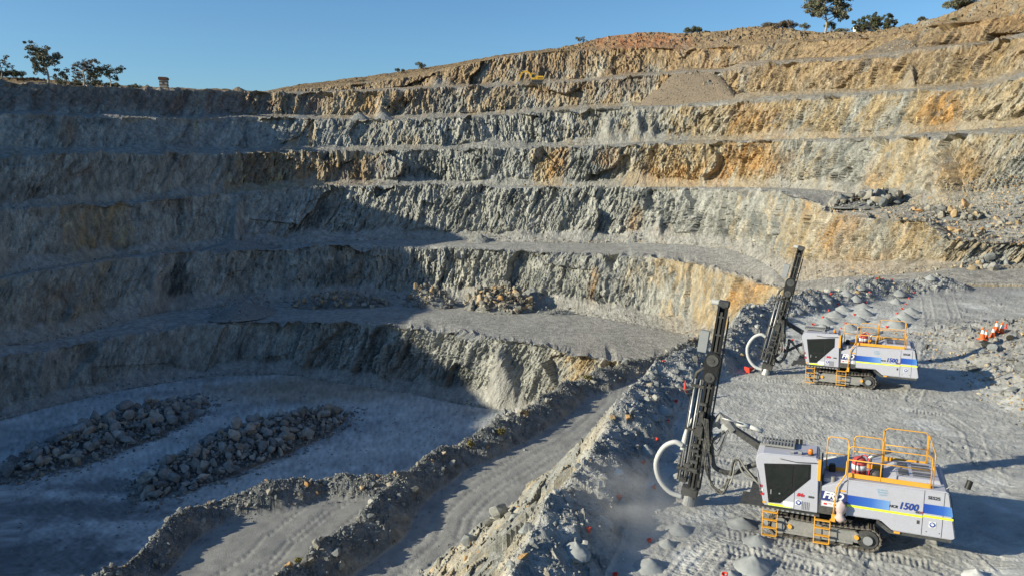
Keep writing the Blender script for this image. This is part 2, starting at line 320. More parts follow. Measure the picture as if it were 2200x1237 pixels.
# ---- colour of the rock
def tab(*p): a = np.array(p, float); return lambda x: np.interp(x, a[:, 0], a[:, 1])
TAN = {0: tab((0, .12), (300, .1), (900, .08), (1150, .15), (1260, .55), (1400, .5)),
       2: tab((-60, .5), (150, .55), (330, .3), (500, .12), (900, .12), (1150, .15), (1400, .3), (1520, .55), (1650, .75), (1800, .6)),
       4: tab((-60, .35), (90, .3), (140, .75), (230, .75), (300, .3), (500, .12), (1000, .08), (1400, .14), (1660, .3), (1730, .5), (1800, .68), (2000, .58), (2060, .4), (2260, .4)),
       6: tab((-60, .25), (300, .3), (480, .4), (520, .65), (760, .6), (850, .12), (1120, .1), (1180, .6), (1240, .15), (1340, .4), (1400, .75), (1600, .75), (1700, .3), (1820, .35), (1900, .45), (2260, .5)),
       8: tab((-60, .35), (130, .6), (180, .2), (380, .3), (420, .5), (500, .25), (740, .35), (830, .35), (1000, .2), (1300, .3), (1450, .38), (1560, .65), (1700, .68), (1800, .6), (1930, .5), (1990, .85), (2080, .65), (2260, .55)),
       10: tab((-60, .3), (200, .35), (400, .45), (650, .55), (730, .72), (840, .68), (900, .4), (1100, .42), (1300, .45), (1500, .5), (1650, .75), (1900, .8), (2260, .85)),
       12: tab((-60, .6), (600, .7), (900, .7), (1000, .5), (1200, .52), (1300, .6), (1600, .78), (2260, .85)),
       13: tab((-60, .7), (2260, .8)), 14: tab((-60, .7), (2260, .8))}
tanw = np.zeros((NR, NC), np.float32)
for i in range(NR):
    k = RK[i]
    if k in TAN: tanw[i] = TAN[k](xs_all)
    else:
        lo, hi = TAN.get(k - 1), TAN.get(k + 1); v = RV[i]
        tanw[i] = (lo(xs_all) * (1 - v) + hi(xs_all) * v) * (0.45 if k < 7 else 0.62)
tanw = tanw * np.where((XX < 480) & (KK < 12), .6, 1.0)  # less tan on the left wall, so its shade is cooled through the colour
pn = fbm(su / 10, ZZ / 12, KK * 4.1, octv=5, seed=201, gain=.6)
pn2 = fbm(su / 1.7, ZZ / 6, KK * 6.1, octv=4, seed=221, gain=.6)
tw = np.clip(tanw * 1.05 + (pn * .75 + pn2 * .4) * np.clip(tanw * 2.2, .15, 1.0), 0, 1)
base = np.zeros((NR, NC, 3), np.float32) + np.array([.315, .313, .28], np.float32)
dn = fbm(su / 4.5, ZZ / 9, KK * 2.2, octv=5, seed=301)
base = mixc(base, (.17, .178, .165), sstep(.05, .45, dn))
base = mixc(base, (.41, .405, .36), sstep(.08, .5, -dn) * .8)
tan = np.zeros_like(base) + np.array([.335, .262, .16], np.float32)
tan = mixc(tan, (.38, .355, .285), sstep(.0, .4, pn2) * .75)
tan = mixc(tan, (.37, .235, .095), sstep(.1, .45, -pn2) * .7)
tw = tw + ((v1 - .5) * .35 + (v2 - .5) * .3) * np.clip(tanw * 2.5, 0, 1)
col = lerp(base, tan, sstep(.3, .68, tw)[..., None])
up = sstep(19, 34, ZZ)[..., None]                         # weathered overburden towards the rim
col = lerp(col, lerp(col, np.zeros_like(col) + np.array([.26, .175, .10], np.float32), .85), up * np.clip(0.62 + .9 * pn2 + .5 * (v1 - .5), .15, 1)[..., None])
# rust stains and pale washes, each at its place on the wall: (photo x, y, rx, ry, colour, strength)
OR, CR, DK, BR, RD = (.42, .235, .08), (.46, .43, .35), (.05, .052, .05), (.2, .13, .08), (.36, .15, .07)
STAIN = [(1190, 362, 24, 42, OR, .9), (1480, 372, 110, 26, OR, .75), (1620, 345, 70, 40, OR, .8), (1320, 345, 30, 22, OR, .6), (1360, 362, 22, 26, CR, .6),
         (1545, 262, 22, 34, CR, .7), (1575, 262, 12, 36, OR, .7), (1622, 262, 45, 45, OR, .7), (2030, 240, 52, 44, OR, .85), (2100, 250, 40, 40, CR, .55), (2170, 230, 50, 60, CR, .5),
         (1590, 640, 36, 34, OR, .85), (1640, 610, 22, 20, OR, .6), (1800, 500, 42, 40, OR, .85), (1770, 470, 18, 26, CR, .7), (1742, 500, 24, 60, CR, .7), (1880, 540, 90, 50, CR, .55), (1860, 570, 70, 30, OR, .45), (2000, 585, 25, 18, OR, .55),
         (1730, 450, 16, 30, OR, .5), (1290, 150, 16, 36, CR, .9), (1330, 165, 40, 30, BR, .4), (1180, 150, 60, 20, BR, .3), (800, 222, 60, 30, OR, .35), (826, 225, 14, 36, CR, .7), (730, 222, 30, 26, CR, .5),
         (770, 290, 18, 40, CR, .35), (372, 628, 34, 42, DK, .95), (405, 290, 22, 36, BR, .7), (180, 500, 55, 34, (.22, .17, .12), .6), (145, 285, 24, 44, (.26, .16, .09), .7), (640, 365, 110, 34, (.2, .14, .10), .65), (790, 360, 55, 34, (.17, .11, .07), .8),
         (560, 345, 30, 26, BR, .5), (175, 375, 30, 20, (.17, .1, .07), .7), (110, 630, 60, 30, (.24, .15, .08), .6), (60, 680, 60, 40, (.22, .14, .09), .6), (260, 690, 60, 22, (.24, .17, .11), .5), (340, 430, 60, 20, (.25, .17, .11), .5),
         (1880, 390, 30, 40, OR, .45), (2060, 360, 60, 50, OR, .5), (2130, 330, 50, 50, CR, .45), (1990, 340, 70, 50, CR, .4), (1420, 500, 20, 14, OR, .3), (1365, 478, 14, 30, OR, .55), (1275, 620, 12, 34, OR, .6), (1010, 590, 12, 30, CR, .6), (1075, 575, 9, 36, CR, .6),
         (1290, 800, 40, 40, CR, .5), (1360, 88, 120, 22, RD, .9), (1430, 100, 60, 12, BR, .4), (1540, 90, 60, 22, OR, .3), (1900, 125, 60, 30, (.36, .26, .16), .6), (2150, 30, 70, 40, OR, .45), (1050, 75, 400, 14, BR, .3), (1230, 680, 90, 16, (.28, .29, .28), .4), (250, 215, 330, 34, (.20, .125, .085), .75), (480, 225, 160, 30, (.20, .125, .085), .7), (60, 420, 60, 30, (.16, .14, .12), .5), (380, 370, 120, 40, (.24, .21, .18), .4), (260, 480, 60, 40, (.26, .2, .15), .5), (560, 480, 60, 40, (.33, .34, .34), .5), (450, 280, 90, 40, (.25, .27, .28), .4)]
dep = W[:, :, 1] * CP - (W[:, :, 2] - CAM_H) * SP
YY = 618.5 - FPX * ((W[:, :, 2] - CAM_H) * CP + W[:, :, 1] * SP) / np.maximum(dep, 1)
for (sx, sy, rx, ry, c, st) in STAIN:
    c0 = np.searchsorted(xs_all, sx - rx * 2.2); c1 = np.searchsorted(xs_all, sx + rx * 2.2)
    if c1 <= c0: continue
    dd = np.sqrt(((XX[:, c0:c1] - sx + (YY[:, c0:c1] - sy) * .25) / rx) ** 2 + ((YY[:, c0:c1] - sy) / ry) ** 2)
    w = sstep(1.35, .45, dd + pn[:, c0:c1] * 1.0 + pn2[:, c0:c1] * .8 + (v1[:, c0:c1] - .5) * .7 + (v2[:, c0:c1] - .5) * .5) * st * (.35 + .65 * sstep(-.35, .25, pn2[:, c0:c1] + .8 * (v2[:, c0:c1] - .5)))
    w = w * (KK[:, c0:c1] % 2 == 0) if c is not RD else w
    col[:, c0:c1] = mixc(col[:, c0:c1], c, w)
# bench floors: grey crushed rock, paler where driven
bc = np.array([.335, .332, .315], np.float32) * (1 + .25 * fbm(W[:, :, 0] / 7, W[:, :, 1] / 5, octv=5, seed=55))[..., None]
bw = np.array([{1: .95, 3: .95, 5: .8}.get(k, .55) if SEG_KIND[k] == 'bench' else 0 for k in RK])[:, None]
taw = np.array([1.0 if SEG_KIND[k] == 'face' and v < .25 else 0 for k, v in zip(RK, RV)])[:, None] * (1 - VV / .25)
col = lerp(col, bc * lerp(np.array([1, 1, 1], np.float32), np.array([1.08, .9, .72], np.float32), tanw[..., None]) * np.where(KK >= 7, .78, 1.0)[..., None], np.maximum(bw, scree * np.where(KK >= 6, .35, .65))[..., None])
# grassy hill top
gr = np.array([.23, .165, .095], np.float32) * (1 + .5 * fbm(W[:, :, 0] / 6, W[:, :, 1] / 6, octv=5, seed=66))[..., None]
gr = np.where((XX < 560)[..., None], gr * np.array([1.05, 1.0, .9], np.float32), gr)
hw = np.array([sst for sst in [min(1, v * 3) if SEG_KIND[k] == 'hill' else (1 if SEG_KIND[k] == 'back' else 0) for k, v in zip(RK, RV)]])[:, None]
redm = sstep(1.3, .6, np.sqrt(((XX - 1365) / 130) ** 2 + ((YY - 90) / 34) ** 2))
col = lerp(col, gr, (hw * (1 - .9 * redm) * np.where(XX > 1500, .35, 1.0))[..., None])
col = col * (1 - .28 * jn * (1 - scree) * face_row[:, None])[..., None]
col = col * (1 + (1 - scree) * face_row[:, None] * (.38 * (v2 - .5) * rough + .34 * (v3 - .5) * rough + .2 * (v1 - .5)))[..., None]
col = np.clip(col, .02, .75).astype(np.float32)

def wall_z(x, y, ks):
    rows = np.isin(RK, ks); P = W2[rows].reshape(-1, 3); i = np.argmin((P[:, 0] - x) ** 2 + (P[:, 1] - y) ** 2); return float(P[i, 2])
WALL_NAMES = {0: ('quarry_face', 'lowest grey rock face rising from the shaded pit floor'), 1: ('bench_floor', 'flat grey bench with boulder rubble above the lowest face'),
              2: ('quarry_face', 'second rock face up, behind the boulder rubble'), 3: ('haul_road', 'long pale haul road running across the middle of the far wall'),
              4: ('quarry_face', 'third rock face up, above the long haul road'), 5: ('bench_floor', 'thin bench with dark slabs piled at its right end'),
              6: ('quarry_face', 'fourth rock face up with orange rust patches'), 7: ('bench_floor', 'narrow ledge running level across the middle of the wall'),
              8: ('quarry_face', 'fifth rock face up, below the big gravel fan'), 9: ('bench_floor', 'narrow ledge at the foot of the big gravel fan'),
              10: ('quarry_face', 'tan rock face below the yellow excavator'), 11: ('bench_floor', 'narrow ledge carrying the yellow excavator'),
              12: ('quarry_face', 'highest tan rock face under the rim'), 13: ('hillside', 'brown hilltop and red earth mound along the skyline'), 14: ('hillside', 'brown plateau falling away behind the skyline')}
FW = (np.arange(NR - 1)[:, None] * NC + np.arange(NC - 1)[None, :])
rowstart = 0
allV = W2.reshape(-1, 3); allC = col.reshape(-1, 3)
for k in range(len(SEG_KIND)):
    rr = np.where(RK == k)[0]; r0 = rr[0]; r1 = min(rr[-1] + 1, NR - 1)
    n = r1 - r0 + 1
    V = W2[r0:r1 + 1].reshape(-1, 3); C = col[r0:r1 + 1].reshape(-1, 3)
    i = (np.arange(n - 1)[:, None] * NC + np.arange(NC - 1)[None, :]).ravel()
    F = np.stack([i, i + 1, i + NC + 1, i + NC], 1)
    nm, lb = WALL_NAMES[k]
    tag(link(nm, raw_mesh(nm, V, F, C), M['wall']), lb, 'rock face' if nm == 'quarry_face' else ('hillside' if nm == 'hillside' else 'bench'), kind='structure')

# ------------------------------------------------------------------ near ground: pit floor, lower bay, haul road, drill bench and its slope
def poly_px(pts, z): return np.array([on_plane(x, y, z)[:2] for x, y in pts])
RIDGE = poly_px([(1090, 1237), (1150, 1130), (1196, 1050), (1240, 1018), (1265, 985), (1300, 920), (1335, 862), (1365, 825), (1400, 785), (1450, 765), (1500, 752), (1555, 722), (1588, 675), (1618, 652), (1660, 642), (1720, 630), (1770, 620), (1850, 606), (1950, 597), (2030, 592)], 1.2)
RIDGE = np.concatenate([[[-3.5, 8], [-1.6, 14]], RIDGE])
BERM2 = poly_px([(540, 1275), (650, 1195), (709, 1155), (790, 1100), (818, 1057), (886, 1000), (939, 965), (992, 944), (1045, 919), (1100, 895), (1160, 860), (1222, 815), (1290, 793), (1347, 776), (1410, 752), (1452, 730), (1505, 711)], -12.9)
BERM2 = np.concatenate([[[-17, 36], [-19, 28]][::-1], BERM2])
BERM3 = poly_px([(150, 1275), (215, 1237), (290, 1195), (350, 1135), (400, 1095), (450, 1070), (520, 1055), (600, 1040), (700, 1020), (800, 1018), (868, 1012)], -16.6)
BERM3 = np.concatenate([[[-34, 38]], BERM3])
def dist_line(X, Y, P):
    """distance, signed side (>0 right of travel) and arc length along polyline P"""
    best = np.full(X.shape, 1e9, np.float32); side = np.zeros(X.shape, np.float32); arc = np.zeros(X.shape, np.float32); L = 0.0
    for (ax, ay), (bx, by) in zip(P[:-1], P[1:]):
        ex, ey = bx - ax, by - ay; l2 = ex * ex + ey * ey; l = math.sqrt(l2)
        t = np.clip(((X - ax) * ex + (Y - ay) * ey) / l2, 0, 1)
        dx, dy = X - ax - t * ex, Y - ay - t * ey; d = np.sqrt(dx * dx + dy * dy)
        m = d < best
        side = np.where(m, (dx * ey - dy * ex) / l, side); arc = np.where(m, L + t * l, arc); best = np.where(m, d, best); L += l
    return best, side, arc
def poly_sd(X, Y, P):
    """signed distance to polygon, negative inside"""
    P = np.asarray(P); best = np.full(X.shape, 1e9, np.float32); ins = np.zeros(X.shape, bool)
    for (ax, ay), (bx, by) in zip(P, np.roll(P, -1, 0)):
        ex, ey = bx - ax, by - ay; l2 = ex * ex + ey * ey
        t = np.clip(((X - ax) * ex + (Y - ay) * ey) / l2, 0, 1)
        best = np.minimum(best, np.hypot(X - ax - t * ex, Y - ay - t * ey))
        c = ((ay > Y) != (by > Y)); ins ^= c & (X < (bx - ax) * (Y - ay) / (by - ay + 1e-12) + ax)
    return np.where(ins, -best, best)
POLY_DRILL = np.concatenate([RIDGE, [[34, 79], [45, 78], [80, 74], [85, -30], [-5, -30]]])
POLY_B = np.concatenate([BERM2, [[40, 122], [60, 60], [40, 0], [-22, 0]]])
_b2 = BERM2[BERM2[:, 1] < 66]
POLY_BAY = np.concatenate([BERM3, [[-9, 68]], _b2[::-1] + [3.0, 0], [[-30, 10], [-42, 22]]])
# drill cuttings, tread marks: (photo x, y of the base middle, photo width)
TRACKS = []                                              # filled below: (points in metres, half gauge)
def trk(pts, gauge=0.0): TRACKS.append((poly_px(pts, 0.0), gauge))
trk([(1420, 1290), (1480, 1215), (1512, 1178), (1560, 1150), (1660, 1160), (1760, 1178), (1880, 1195), (2000, 1215), (2080, 1250)]); trk([(1560, 1192), (1650, 1205), (1770, 1225), (1860, 1260)]); trk([(1500, 1225), (1545, 1180), (1640, 1190), (1740, 1215), (1800, 1260)])
trk([(2040, 1150), (2120, 1190), (2190, 1250)]); trk([(2085, 1130), (2165, 1165), (2240, 1220)]); trk([(1540, 930), (1640, 940), (1720, 936), (1800, 938), (1900, 930), (2010, 905)]); trk([(1540, 912), (1640, 918), (1720, 916), (1830, 912), (1960, 892), (2040, 860)])
trk([(1500, 985), (1560, 990), (1620, 1000)]); trk([(1520, 1030), (1640, 1044)]); trk([(1950, 880), (2030, 890), (2090, 930), (2110, 1000)])
trk([(1640, 835), (1760, 842), (1900, 855), (2040, 840)]); trk([(1600, 813), (1720, 822), (1820, 832)]); trk([(1660, 655), (1780, 652), (1960, 668), (2000, 690)]); trk([(1990, 640), (2000, 700), (1990, 780), (1960, 860)]); trk([(2040, 640), (2055, 690), (2010, 740), (1985, 800)])
trk([(1980, 760), (2080, 700), (2170, 680), (2260, 675)]); trk([(1990, 740), (2060, 690), (2150, 655), (2240, 645)]); trk([(1560, 880), (1680, 872), (1800, 876), (1900, 868)]); trk([(1570, 866), (1680, 858), (1800, 862), (1900, 852)])
def terrain(X, Y, detail=True):
    X = np.asarray(X, np.float32); Y = np.asarray(Y, np.float32)
    n1 = fbm(X / 4, Y / 4, octv=4, seed=401); n2 = fbm(X / 0.9, Y / 0.9, octv=3, seed=411); n3 = fbm(X / 14, Y / 14, octv=3, seed=421)
    sd_d = poly_sd(X, Y, POLY_DRILL); sd_b = poly_sd(X, Y, POLY_B); sd_y = poly_sd(X, Y, POLY_BAY)
    zf = np.full(X.shape, -24.0, np.float32) + .25 * n3 + .06 * n1
    # slabby slope under the drill bench
    f1, v1 = facet((X * .5 + Y) / 2.6, (X - .3 * Y) / 1.6, 431, 1.0); f2, v2 = facet((X * .4 + Y) / 1.0, (X - .2 * Y) / .7, 441, 1.0)
    sl = np.maximum(sd_d, 0)
    zd = np.where(sd_d > 0, -1.0 * sl + (.42 * f1 + .25 * f2 + .45 * n1) * sstep(0, 2.5, sl) * 1.1, 0)
    zd = zd + np.where(sd_d > 0, 0, .09 * n1 + .16 * n3 * sstep(0, -6, sd_d) + .035 * n2 + .016 * gnoise(X / .22, Y / .22, seed=418))
    road = -14.5 - .9 * sstep(92, 104, Y)
    zb = np.where(sd_b > 0, road - .85 * (np.maximum(sd_b, 0)) + .35 * n1, road + .05 * n1 + .012 * n2)
    zy = np.where(sd_y > 0, -18.0 - .9 * np.maximum(sd_y, 0), -18.0 + .06 * n1)
    stack = np.stack([zf, zy, zb, zd]); cat = stack.argmax(0); Z = stack.max(0)
    cat = np.where((cat == 3) & (sd_d > .4), 4, cat); cat = np.where((cat == 2) & (sd_b > .4), 5, cat)
    # talus at the foot of the drill slope
    foot = np.clip((zd - zb), -3, 0); Z = np.where((cat == 2) & (foot > -1.2) & (sd_d > 0), Z + .5 * (1.2 + foot) ** 2 * .35, Z)
    berm = np.zeros(X.shape, np.int8)
    def ridge(P, h, w, seed, tid, wr=None, lo=0., hi=1e9):
        nonlocal Z
        d, s, arc = dist_line(X, Y, P)
        k = h * (1 + .45 * gnoise(arc / 5., arc * 0, seed=seed) + .22 * gnoise(arc / 1.7, arc * 0, seed=seed + 1))
        wd = w * (1 + .25 * gnoise(arc / 6., arc * 0 + 9, seed=seed + 2))
        wd = np.where(s > 0, wd * (wr or 1.0), wd)
        fade = sstep(lo - 2, lo + 2, arc) * (1 - sstep(hi - 3, hi, arc))
        prof = np.clip(1 - d / wd, 0, 1); prof = prof * (1.35 - .35 * prof)
        g1 = facet(X / .55, Y / .55, seed + 5, .9)[0]; g2 = facet(X / 1.3, Y / 1.3, seed + 6, .9)[0]
        add = np.clip(k, .15, 9) * prof * fade + (g1 * .10 + g2 * .10 + .2 * n2) * sstep(0, .3, prof) * fade * min(1.0, h)
        Z = Z + np.where(d < wd, np.maximum(add, 0), 0)
        berm[(add > .10) & (d < wd)] = tid
    LR = np.linalg.norm(np.diff(RIDGE, axis=0), axis=1).sum()
    ridge(BERM2, 1.7, 2.7, 501, 1); ridge(BERM3, 1.5, 2.3, 521, 2); ridge(RIDGE, 1.25, 1.9, 541, 3, 1.25)
    # rubble bank on the right of the drill bench
    e = (X - (25.0 + .10 * (Y - 36) + 1.2 * n3 * 2)) 
    bank = sstep(0, 14, e) * sstep(60, 46, Y) * 2.4 + sstep(0, 3, e) * sstep(60, 48, Y) * .5
    g = facet(X / .8, Y / .5, 561, 1.0)[0]
    Z = Z + np.where((cat == 3), bank * (1 + .3 * n1) + np.minimum(bank, .5) * .5 * g, 0)
    if detail:
        inn = (cat == 3) & (berm == 0)
        for P, _ in TRACKS:
            d, s, arc = dist_line(X, Y, P)
            w = sstep(.34, .27, d) * inn * sstep(-.55, -.15, n1 + .5 * n2)
            Z = Z + w * (-.010 + .010 * np.tanh(3 * np.sin(arc * 2 * math.pi / .16 + .8 * s))) + .02 * sstep(.5, .38, d) * sstep(.27, .36, d) * inn
        dusty = facet(X / .35, Y / .35, 571, .8)[0]
        Z = Z + inn * (.07 * dusty * sstep(.05, .4, n1 + .5 * n3) + .02 * facet(X / .16, Y / .16, 573, .8)[0])
        rd = (cat == 2) | (cat == 1)
        # wheel tracks along the haul road and in the lower bay
        d2, s2, a2 = dist_line(X, Y, BERM2)
        for off in (4.0, 5.0, 6.4, 7.2): Z = Z - .05 * np.exp(-((s2 - off - .4 * gnoise(a2 / 9, a2 * 0, seed=3)) / .22) ** 2) * (cat == 2) * (1 + .5 * np.sin(a2 * 9))
        for off in (4.6, 5.4, 7.6, 8.3, 10.4): Z = Z - .06 * np.exp(-((-s2 - off - .5 * gnoise(a2 / 9, a2 * 0, seed=6)) / .2) ** 2) * (cat == 1) * (1 + .6 * np.sin(a2 * 9))
    Z = Z + np.where(cat == 0, .05 * n2 + .06 * fbm(X / .8 - Y / 6, Y / 2.5, octv=3, seed=431), 0)
    return Z, cat, berm, n1, n2, n3, v1, v2, e
def ground_z(x, y):
    return float(terrain(np.array([x]), np.array([y]), False)[0][0])

f_r = FPX * 1024 / 2200
tcol = np.concatenate([np.linspace(-1.15, -.69, 50), np.linspace(-.67, .67, 1130), np.linspace(.69, 1.1, 40)])
rr = [15.0]
while rr[-1] < 138: rr.append(rr[-1] + max(.045, .92 * rr[-1] ** 2 / (f_r * 15.0) * (1.0 if rr[-1] < 85 else 1.5)))
rr = np.array(rr)
GX = rr[:, None] * tcol[None, :]; GY = np.broadcast_to(rr[:, None], GX.shape).copy()
GZ, GC, GB, n1, n2, n3, v1, v2, eb = terrain(GX, GY)
print('near grid', GX.shape)
pale = np.array([.43, .422, .392], np.float32)
gc = np.zeros(GX.shape + (3,), np.float32)
_wx = fbm(GX / 11, GY / 11, octv=3, seed=605); nf = fbm(GX / 11 + 1.3 * _wx, GY / 8 + .9 * _wx, octv=5, seed=601, gain=.6); ns = fbm(GX / 2.2, GY / 2.2, octv=4, seed=611)
c_floor = mixc(np.zeros_like(gc) + np.array([.44, .45, .44], np.float32), (.29, .305, .31), sstep(-.05, .45, nf)); c_floor = mixc(c_floor, (.55, .54, .51), sstep(.1, .5, -nf))
wt = sstep(1.2, .3, np.sqrt(((GX + 32) / 24) ** 2 + ((GY - 121) / 10) ** 2) + .5 * ns); c_floor = mixc(c_floor, (.36, .25, .15), wt * .65)
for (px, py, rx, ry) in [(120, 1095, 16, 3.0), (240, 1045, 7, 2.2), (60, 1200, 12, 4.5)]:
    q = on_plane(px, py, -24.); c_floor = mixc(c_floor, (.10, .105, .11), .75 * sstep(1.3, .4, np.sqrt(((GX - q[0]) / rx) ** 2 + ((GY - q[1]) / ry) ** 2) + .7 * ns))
c_road = mixc(np.zeros_like(gc) + np.array([.275, .27, .255], np.float32), (.21, .212, .21), sstep(0, .5, fbm(GX / 3, GY / 9, octv=4, seed=621)))
c_road = mixc(c_road, (.34, .33, .31), sstep(.1, .5, -ns) * .5)
c_bay = mixc(np.zeros_like(gc) + np.array([.27, .265, .25], np.float32), (.21, .21, .205), sstep(-.1, .5, ns))
c_drill = mixc(np.zeros_like(gc) + pale, (.36, .357, .34), sstep(-.15, .4, n1 + .6 * n3)); c_drill = mixc(c_drill, (.56, .56, .54), sstep(.12, .5, -n1 + .6 * fbm(GX / 1.5, GY / 1.5, octv=4, seed=631)) * .8)
c_drill = mixc(c_drill, (.27, .265, .25), sstep(0, 3, eb) * .8 * sstep(62, 50, GY))
c_drill = mixc(c_drill, (.60, .60, .57), sstep(44, 54, GY) * sstep(-.35, .25, ns + .5 * n1) * sstep(0, -2, eb + 4 * sstep(50, 60, GY) * -1) * .8)
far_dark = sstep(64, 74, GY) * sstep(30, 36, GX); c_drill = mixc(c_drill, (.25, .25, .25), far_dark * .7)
c_slope = mixc(np.zeros_like(gc) + np.array([.41, .375, .30], np.float32), (.29, .29, .265), sstep(.42, .62, v1 + .25 * ns)); c_slope = mixc(c_slope, (.44, .36, .24), sstep(.1, .5, ns) * .7); c_slope = mixc(c_slope, (.46, .31, .14), sstep(.35, .6, -ns + .3 * n1) * .7)
c_bslope = mixc(np.zeros_like(gc) + np.array([.27, .215, .145], np.float32), (.2, .2, .19), sstep(-.1, .35, ns))
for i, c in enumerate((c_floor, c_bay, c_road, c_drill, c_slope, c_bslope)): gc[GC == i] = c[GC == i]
cb = mixc(np.zeros_like(gc) + np.array([.215, .215, .205], np.float32), (.13, .14, .14), sstep(-.1, .4, ns)); cb = mixc(cb, (.33, .29, .22), sstep(.15, .5, -ns) * .8)
d2, s2, a2 = dist_line(GX, GY, BERM2)
cb2 = mixc(cb, (.30, .23, .14), sstep(.2, 1.6, -s2) * .65)
cb3 = mixc(np.zeros_like(gc) + np.array([.37, .365, .345], np.float32), (.28, .28, .27), sstep(0, .4, ns)); d1, s1, a1 = dist_line(GX, GY, RIDGE); cb3 = mixc(cb3, (.42, .37, .28), sstep(-.1, .8, -s1) * .8)
for tid, c in ((1, cb2), (2, cb), (3, cb3)): gc[GB == tid] = c[GB == tid]
gc = gc * (1 + np.where(GC == 0, .34, .08) * gnoise(GX / .5, GY / .5, seed=651) + np.where(GC == 0, .12, .05) * gnoise(GX / 1.3, GY / 1.3, seed=652))[..., None]
gc = np.clip(gc, .02, .75)
R_, C_ = GX.shape
idx = (np.arange(R_ - 1)[:, None] * C_ + np.arange(C_ - 1)[None, :])
Fall = np.stack([idx, idx + 1, idx + C_ + 1, idx + C_], -1).reshape(-1, 4)
key = np.where(GB > 0, 10 + GB, GC)[:-1, :-1].reshape(-1)
Vall = np.stack([GX, GY, GZ], -1).reshape(-1, 3); Call = gc.reshape(-1, 3)
def sub(name, keys, mat, smooth=False):
    f = Fall[np.isin(key, keys)]
    u, inv = np.unique(f.ravel(), return_inverse=True)
    return link(name, raw_mesh(name, Vall[u], inv.reshape(-1, 4), Call[u], smooth), mat)
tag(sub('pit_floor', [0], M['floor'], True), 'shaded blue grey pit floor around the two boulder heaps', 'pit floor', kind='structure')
tag(sub('lower_road', [1], M['ground'], True), 'sunlit lower bay with wheel tracks behind the curved berm', 'road', kind='structure')
tag(sub('haul_road', [2], M['ground'], True), 'grey haul road climbing beside the drill bench slope', 'road', kind='structure')
tag(sub('drill_bench', [3], M['ground'], True), 'pale dusty bench under the two drill rigs', 'bench', kind='structure')
tag(sub('bench_slope', [4], M['slope']), 'tan slabby slope falling from the drill bench to the haul road', 'slope', kind='structure')
tag(sub('road_slope', [5], M['slope']), 'brown earth slope below the outer edge of the haul road', 'slope', kind='structure')
BERMS = {}
for tid, nm, lb in ((1, 'rubble_berm', 'long straight dark rubble berm along the outer edge of the haul road'), (2, 'rubble_berm', 'curved rubble berm around the sunlit lower bay'), (3, 'rubble_windrow', 'pale broken rock windrow along the edge of the drill bench')):
    BERMS[tid] = tag(sub(nm, [10 + tid], M['slope']), lb, 'berm')

# ------------------------------------------------------------------ stones: angular hulls, shared by all rubble
def hull(seed, n, flat):
    r = np.random.default_rng(seed); p = r.normal(size=(n, 3)); p /= np.linalg.norm(p, axis=1)[:, None]; p *= r.uniform(.82, 1.0, (n, 1))
    p *= np.array([1.0, r.uniform(.65, .95), flat * r.uniform(.8, 1.1)]) * .5
    bm = bmesh.new(); vs = [bm.verts.new(q) for q in p]
    res = bmesh.ops.convex_hull(bm, input=vs)
    dead = {g for k in ('geom_interior', 'geom_unused') for g in res.get(k, []) if isinstance(g, bmesh.types.BMVert)}
    if dead: bmesh.ops.delete(bm, geom=list(dead), context='VERTS')
    bmesh.ops.triangulate(bm, faces=bm.faces[:])
    bm.verts.ensure_lookup_table(); bm.verts.index_update()
    V = np.array([v.co[:] for v in bm.verts], np.float32); F = np.array([[v.index for v in f.verts] for f in bm.faces], np.int32); bm.free()
    return V, F
HULLS = [hull(100 + i, [13, 16, 19, 22][i % 4], [.75, .6, .85, .38, .5, .7][i % 6]) for i in range(12)]
CHIPS = [hull(300 + i, 9, [.6, .4, .75, .3][i % 4]) for i in range(6)]
_sm = {}
def stone_mesh(i, mat):
    if (i, mat) not in _sm:
        me = raw_mesh('stone', *HULLS[i]); me.materials.append(M[mat]); _sm[i, mat] = me
    return _sm[i, mat]
def stone(parent, p, size, mat, sunk=.22, flatlie=0.5, name='stone'):
    i = int(rng.integers(0, 12)); o = bpy.data.objects.new(name, stone_mesh(i, mat)); COL.objects.link(o)
    o.parent = parent
    loc = np.array(p, float); loc[2] += size * (.35 - sunk)
    if parent is not None: loc = loc - np.array(parent.location)
    o.location = loc; o.scale = (size * rng.uniform(.85, 1.25), size * rng.uniform(.8, 1.15), size * rng.uniform(.8, 1.15))
    o.rotation_euler = (rng.normal(0, flatlie), rng.normal(0, flatlie), rng.uniform(0, 6.28)); return o
def rot_mats(n, tiltsd):
    a, b, c = rng.uniform(0, 6.283, n), rng.normal(0, tiltsd, n), rng.normal(0, tiltsd, n)
    ca, sa, cb, sb, cc, sc = np.cos(a), np.sin(a), np.cos(b), np.sin(b), np.cos(c), np.sin(c)
    Rz = np.zeros((n, 3, 3)); Rz[:, 0, 0] = ca; Rz[:, 0, 1] = -sa; Rz[:, 1, 0] = sa; Rz[:, 1, 1] = ca; Rz[:, 2, 2] = 1
    Rx = np.zeros((n, 3, 3)); Rx[:, 0, 0] = 1; Rx[:, 1, 1] = cb; Rx[:, 1, 2] = -sb; Rx[:, 2, 1] = sb; Rx[:, 2, 2] = cb
    Ry = np.zeros((n, 3, 3)); Ry[:, 1, 1] = 1; Ry[:, 0, 0] = cc; Ry[:, 0, 2] = sc; Ry[:, 2, 0] = -sc; Ry[:, 2, 2] = cc
    return Rz @ Rx @ Ry
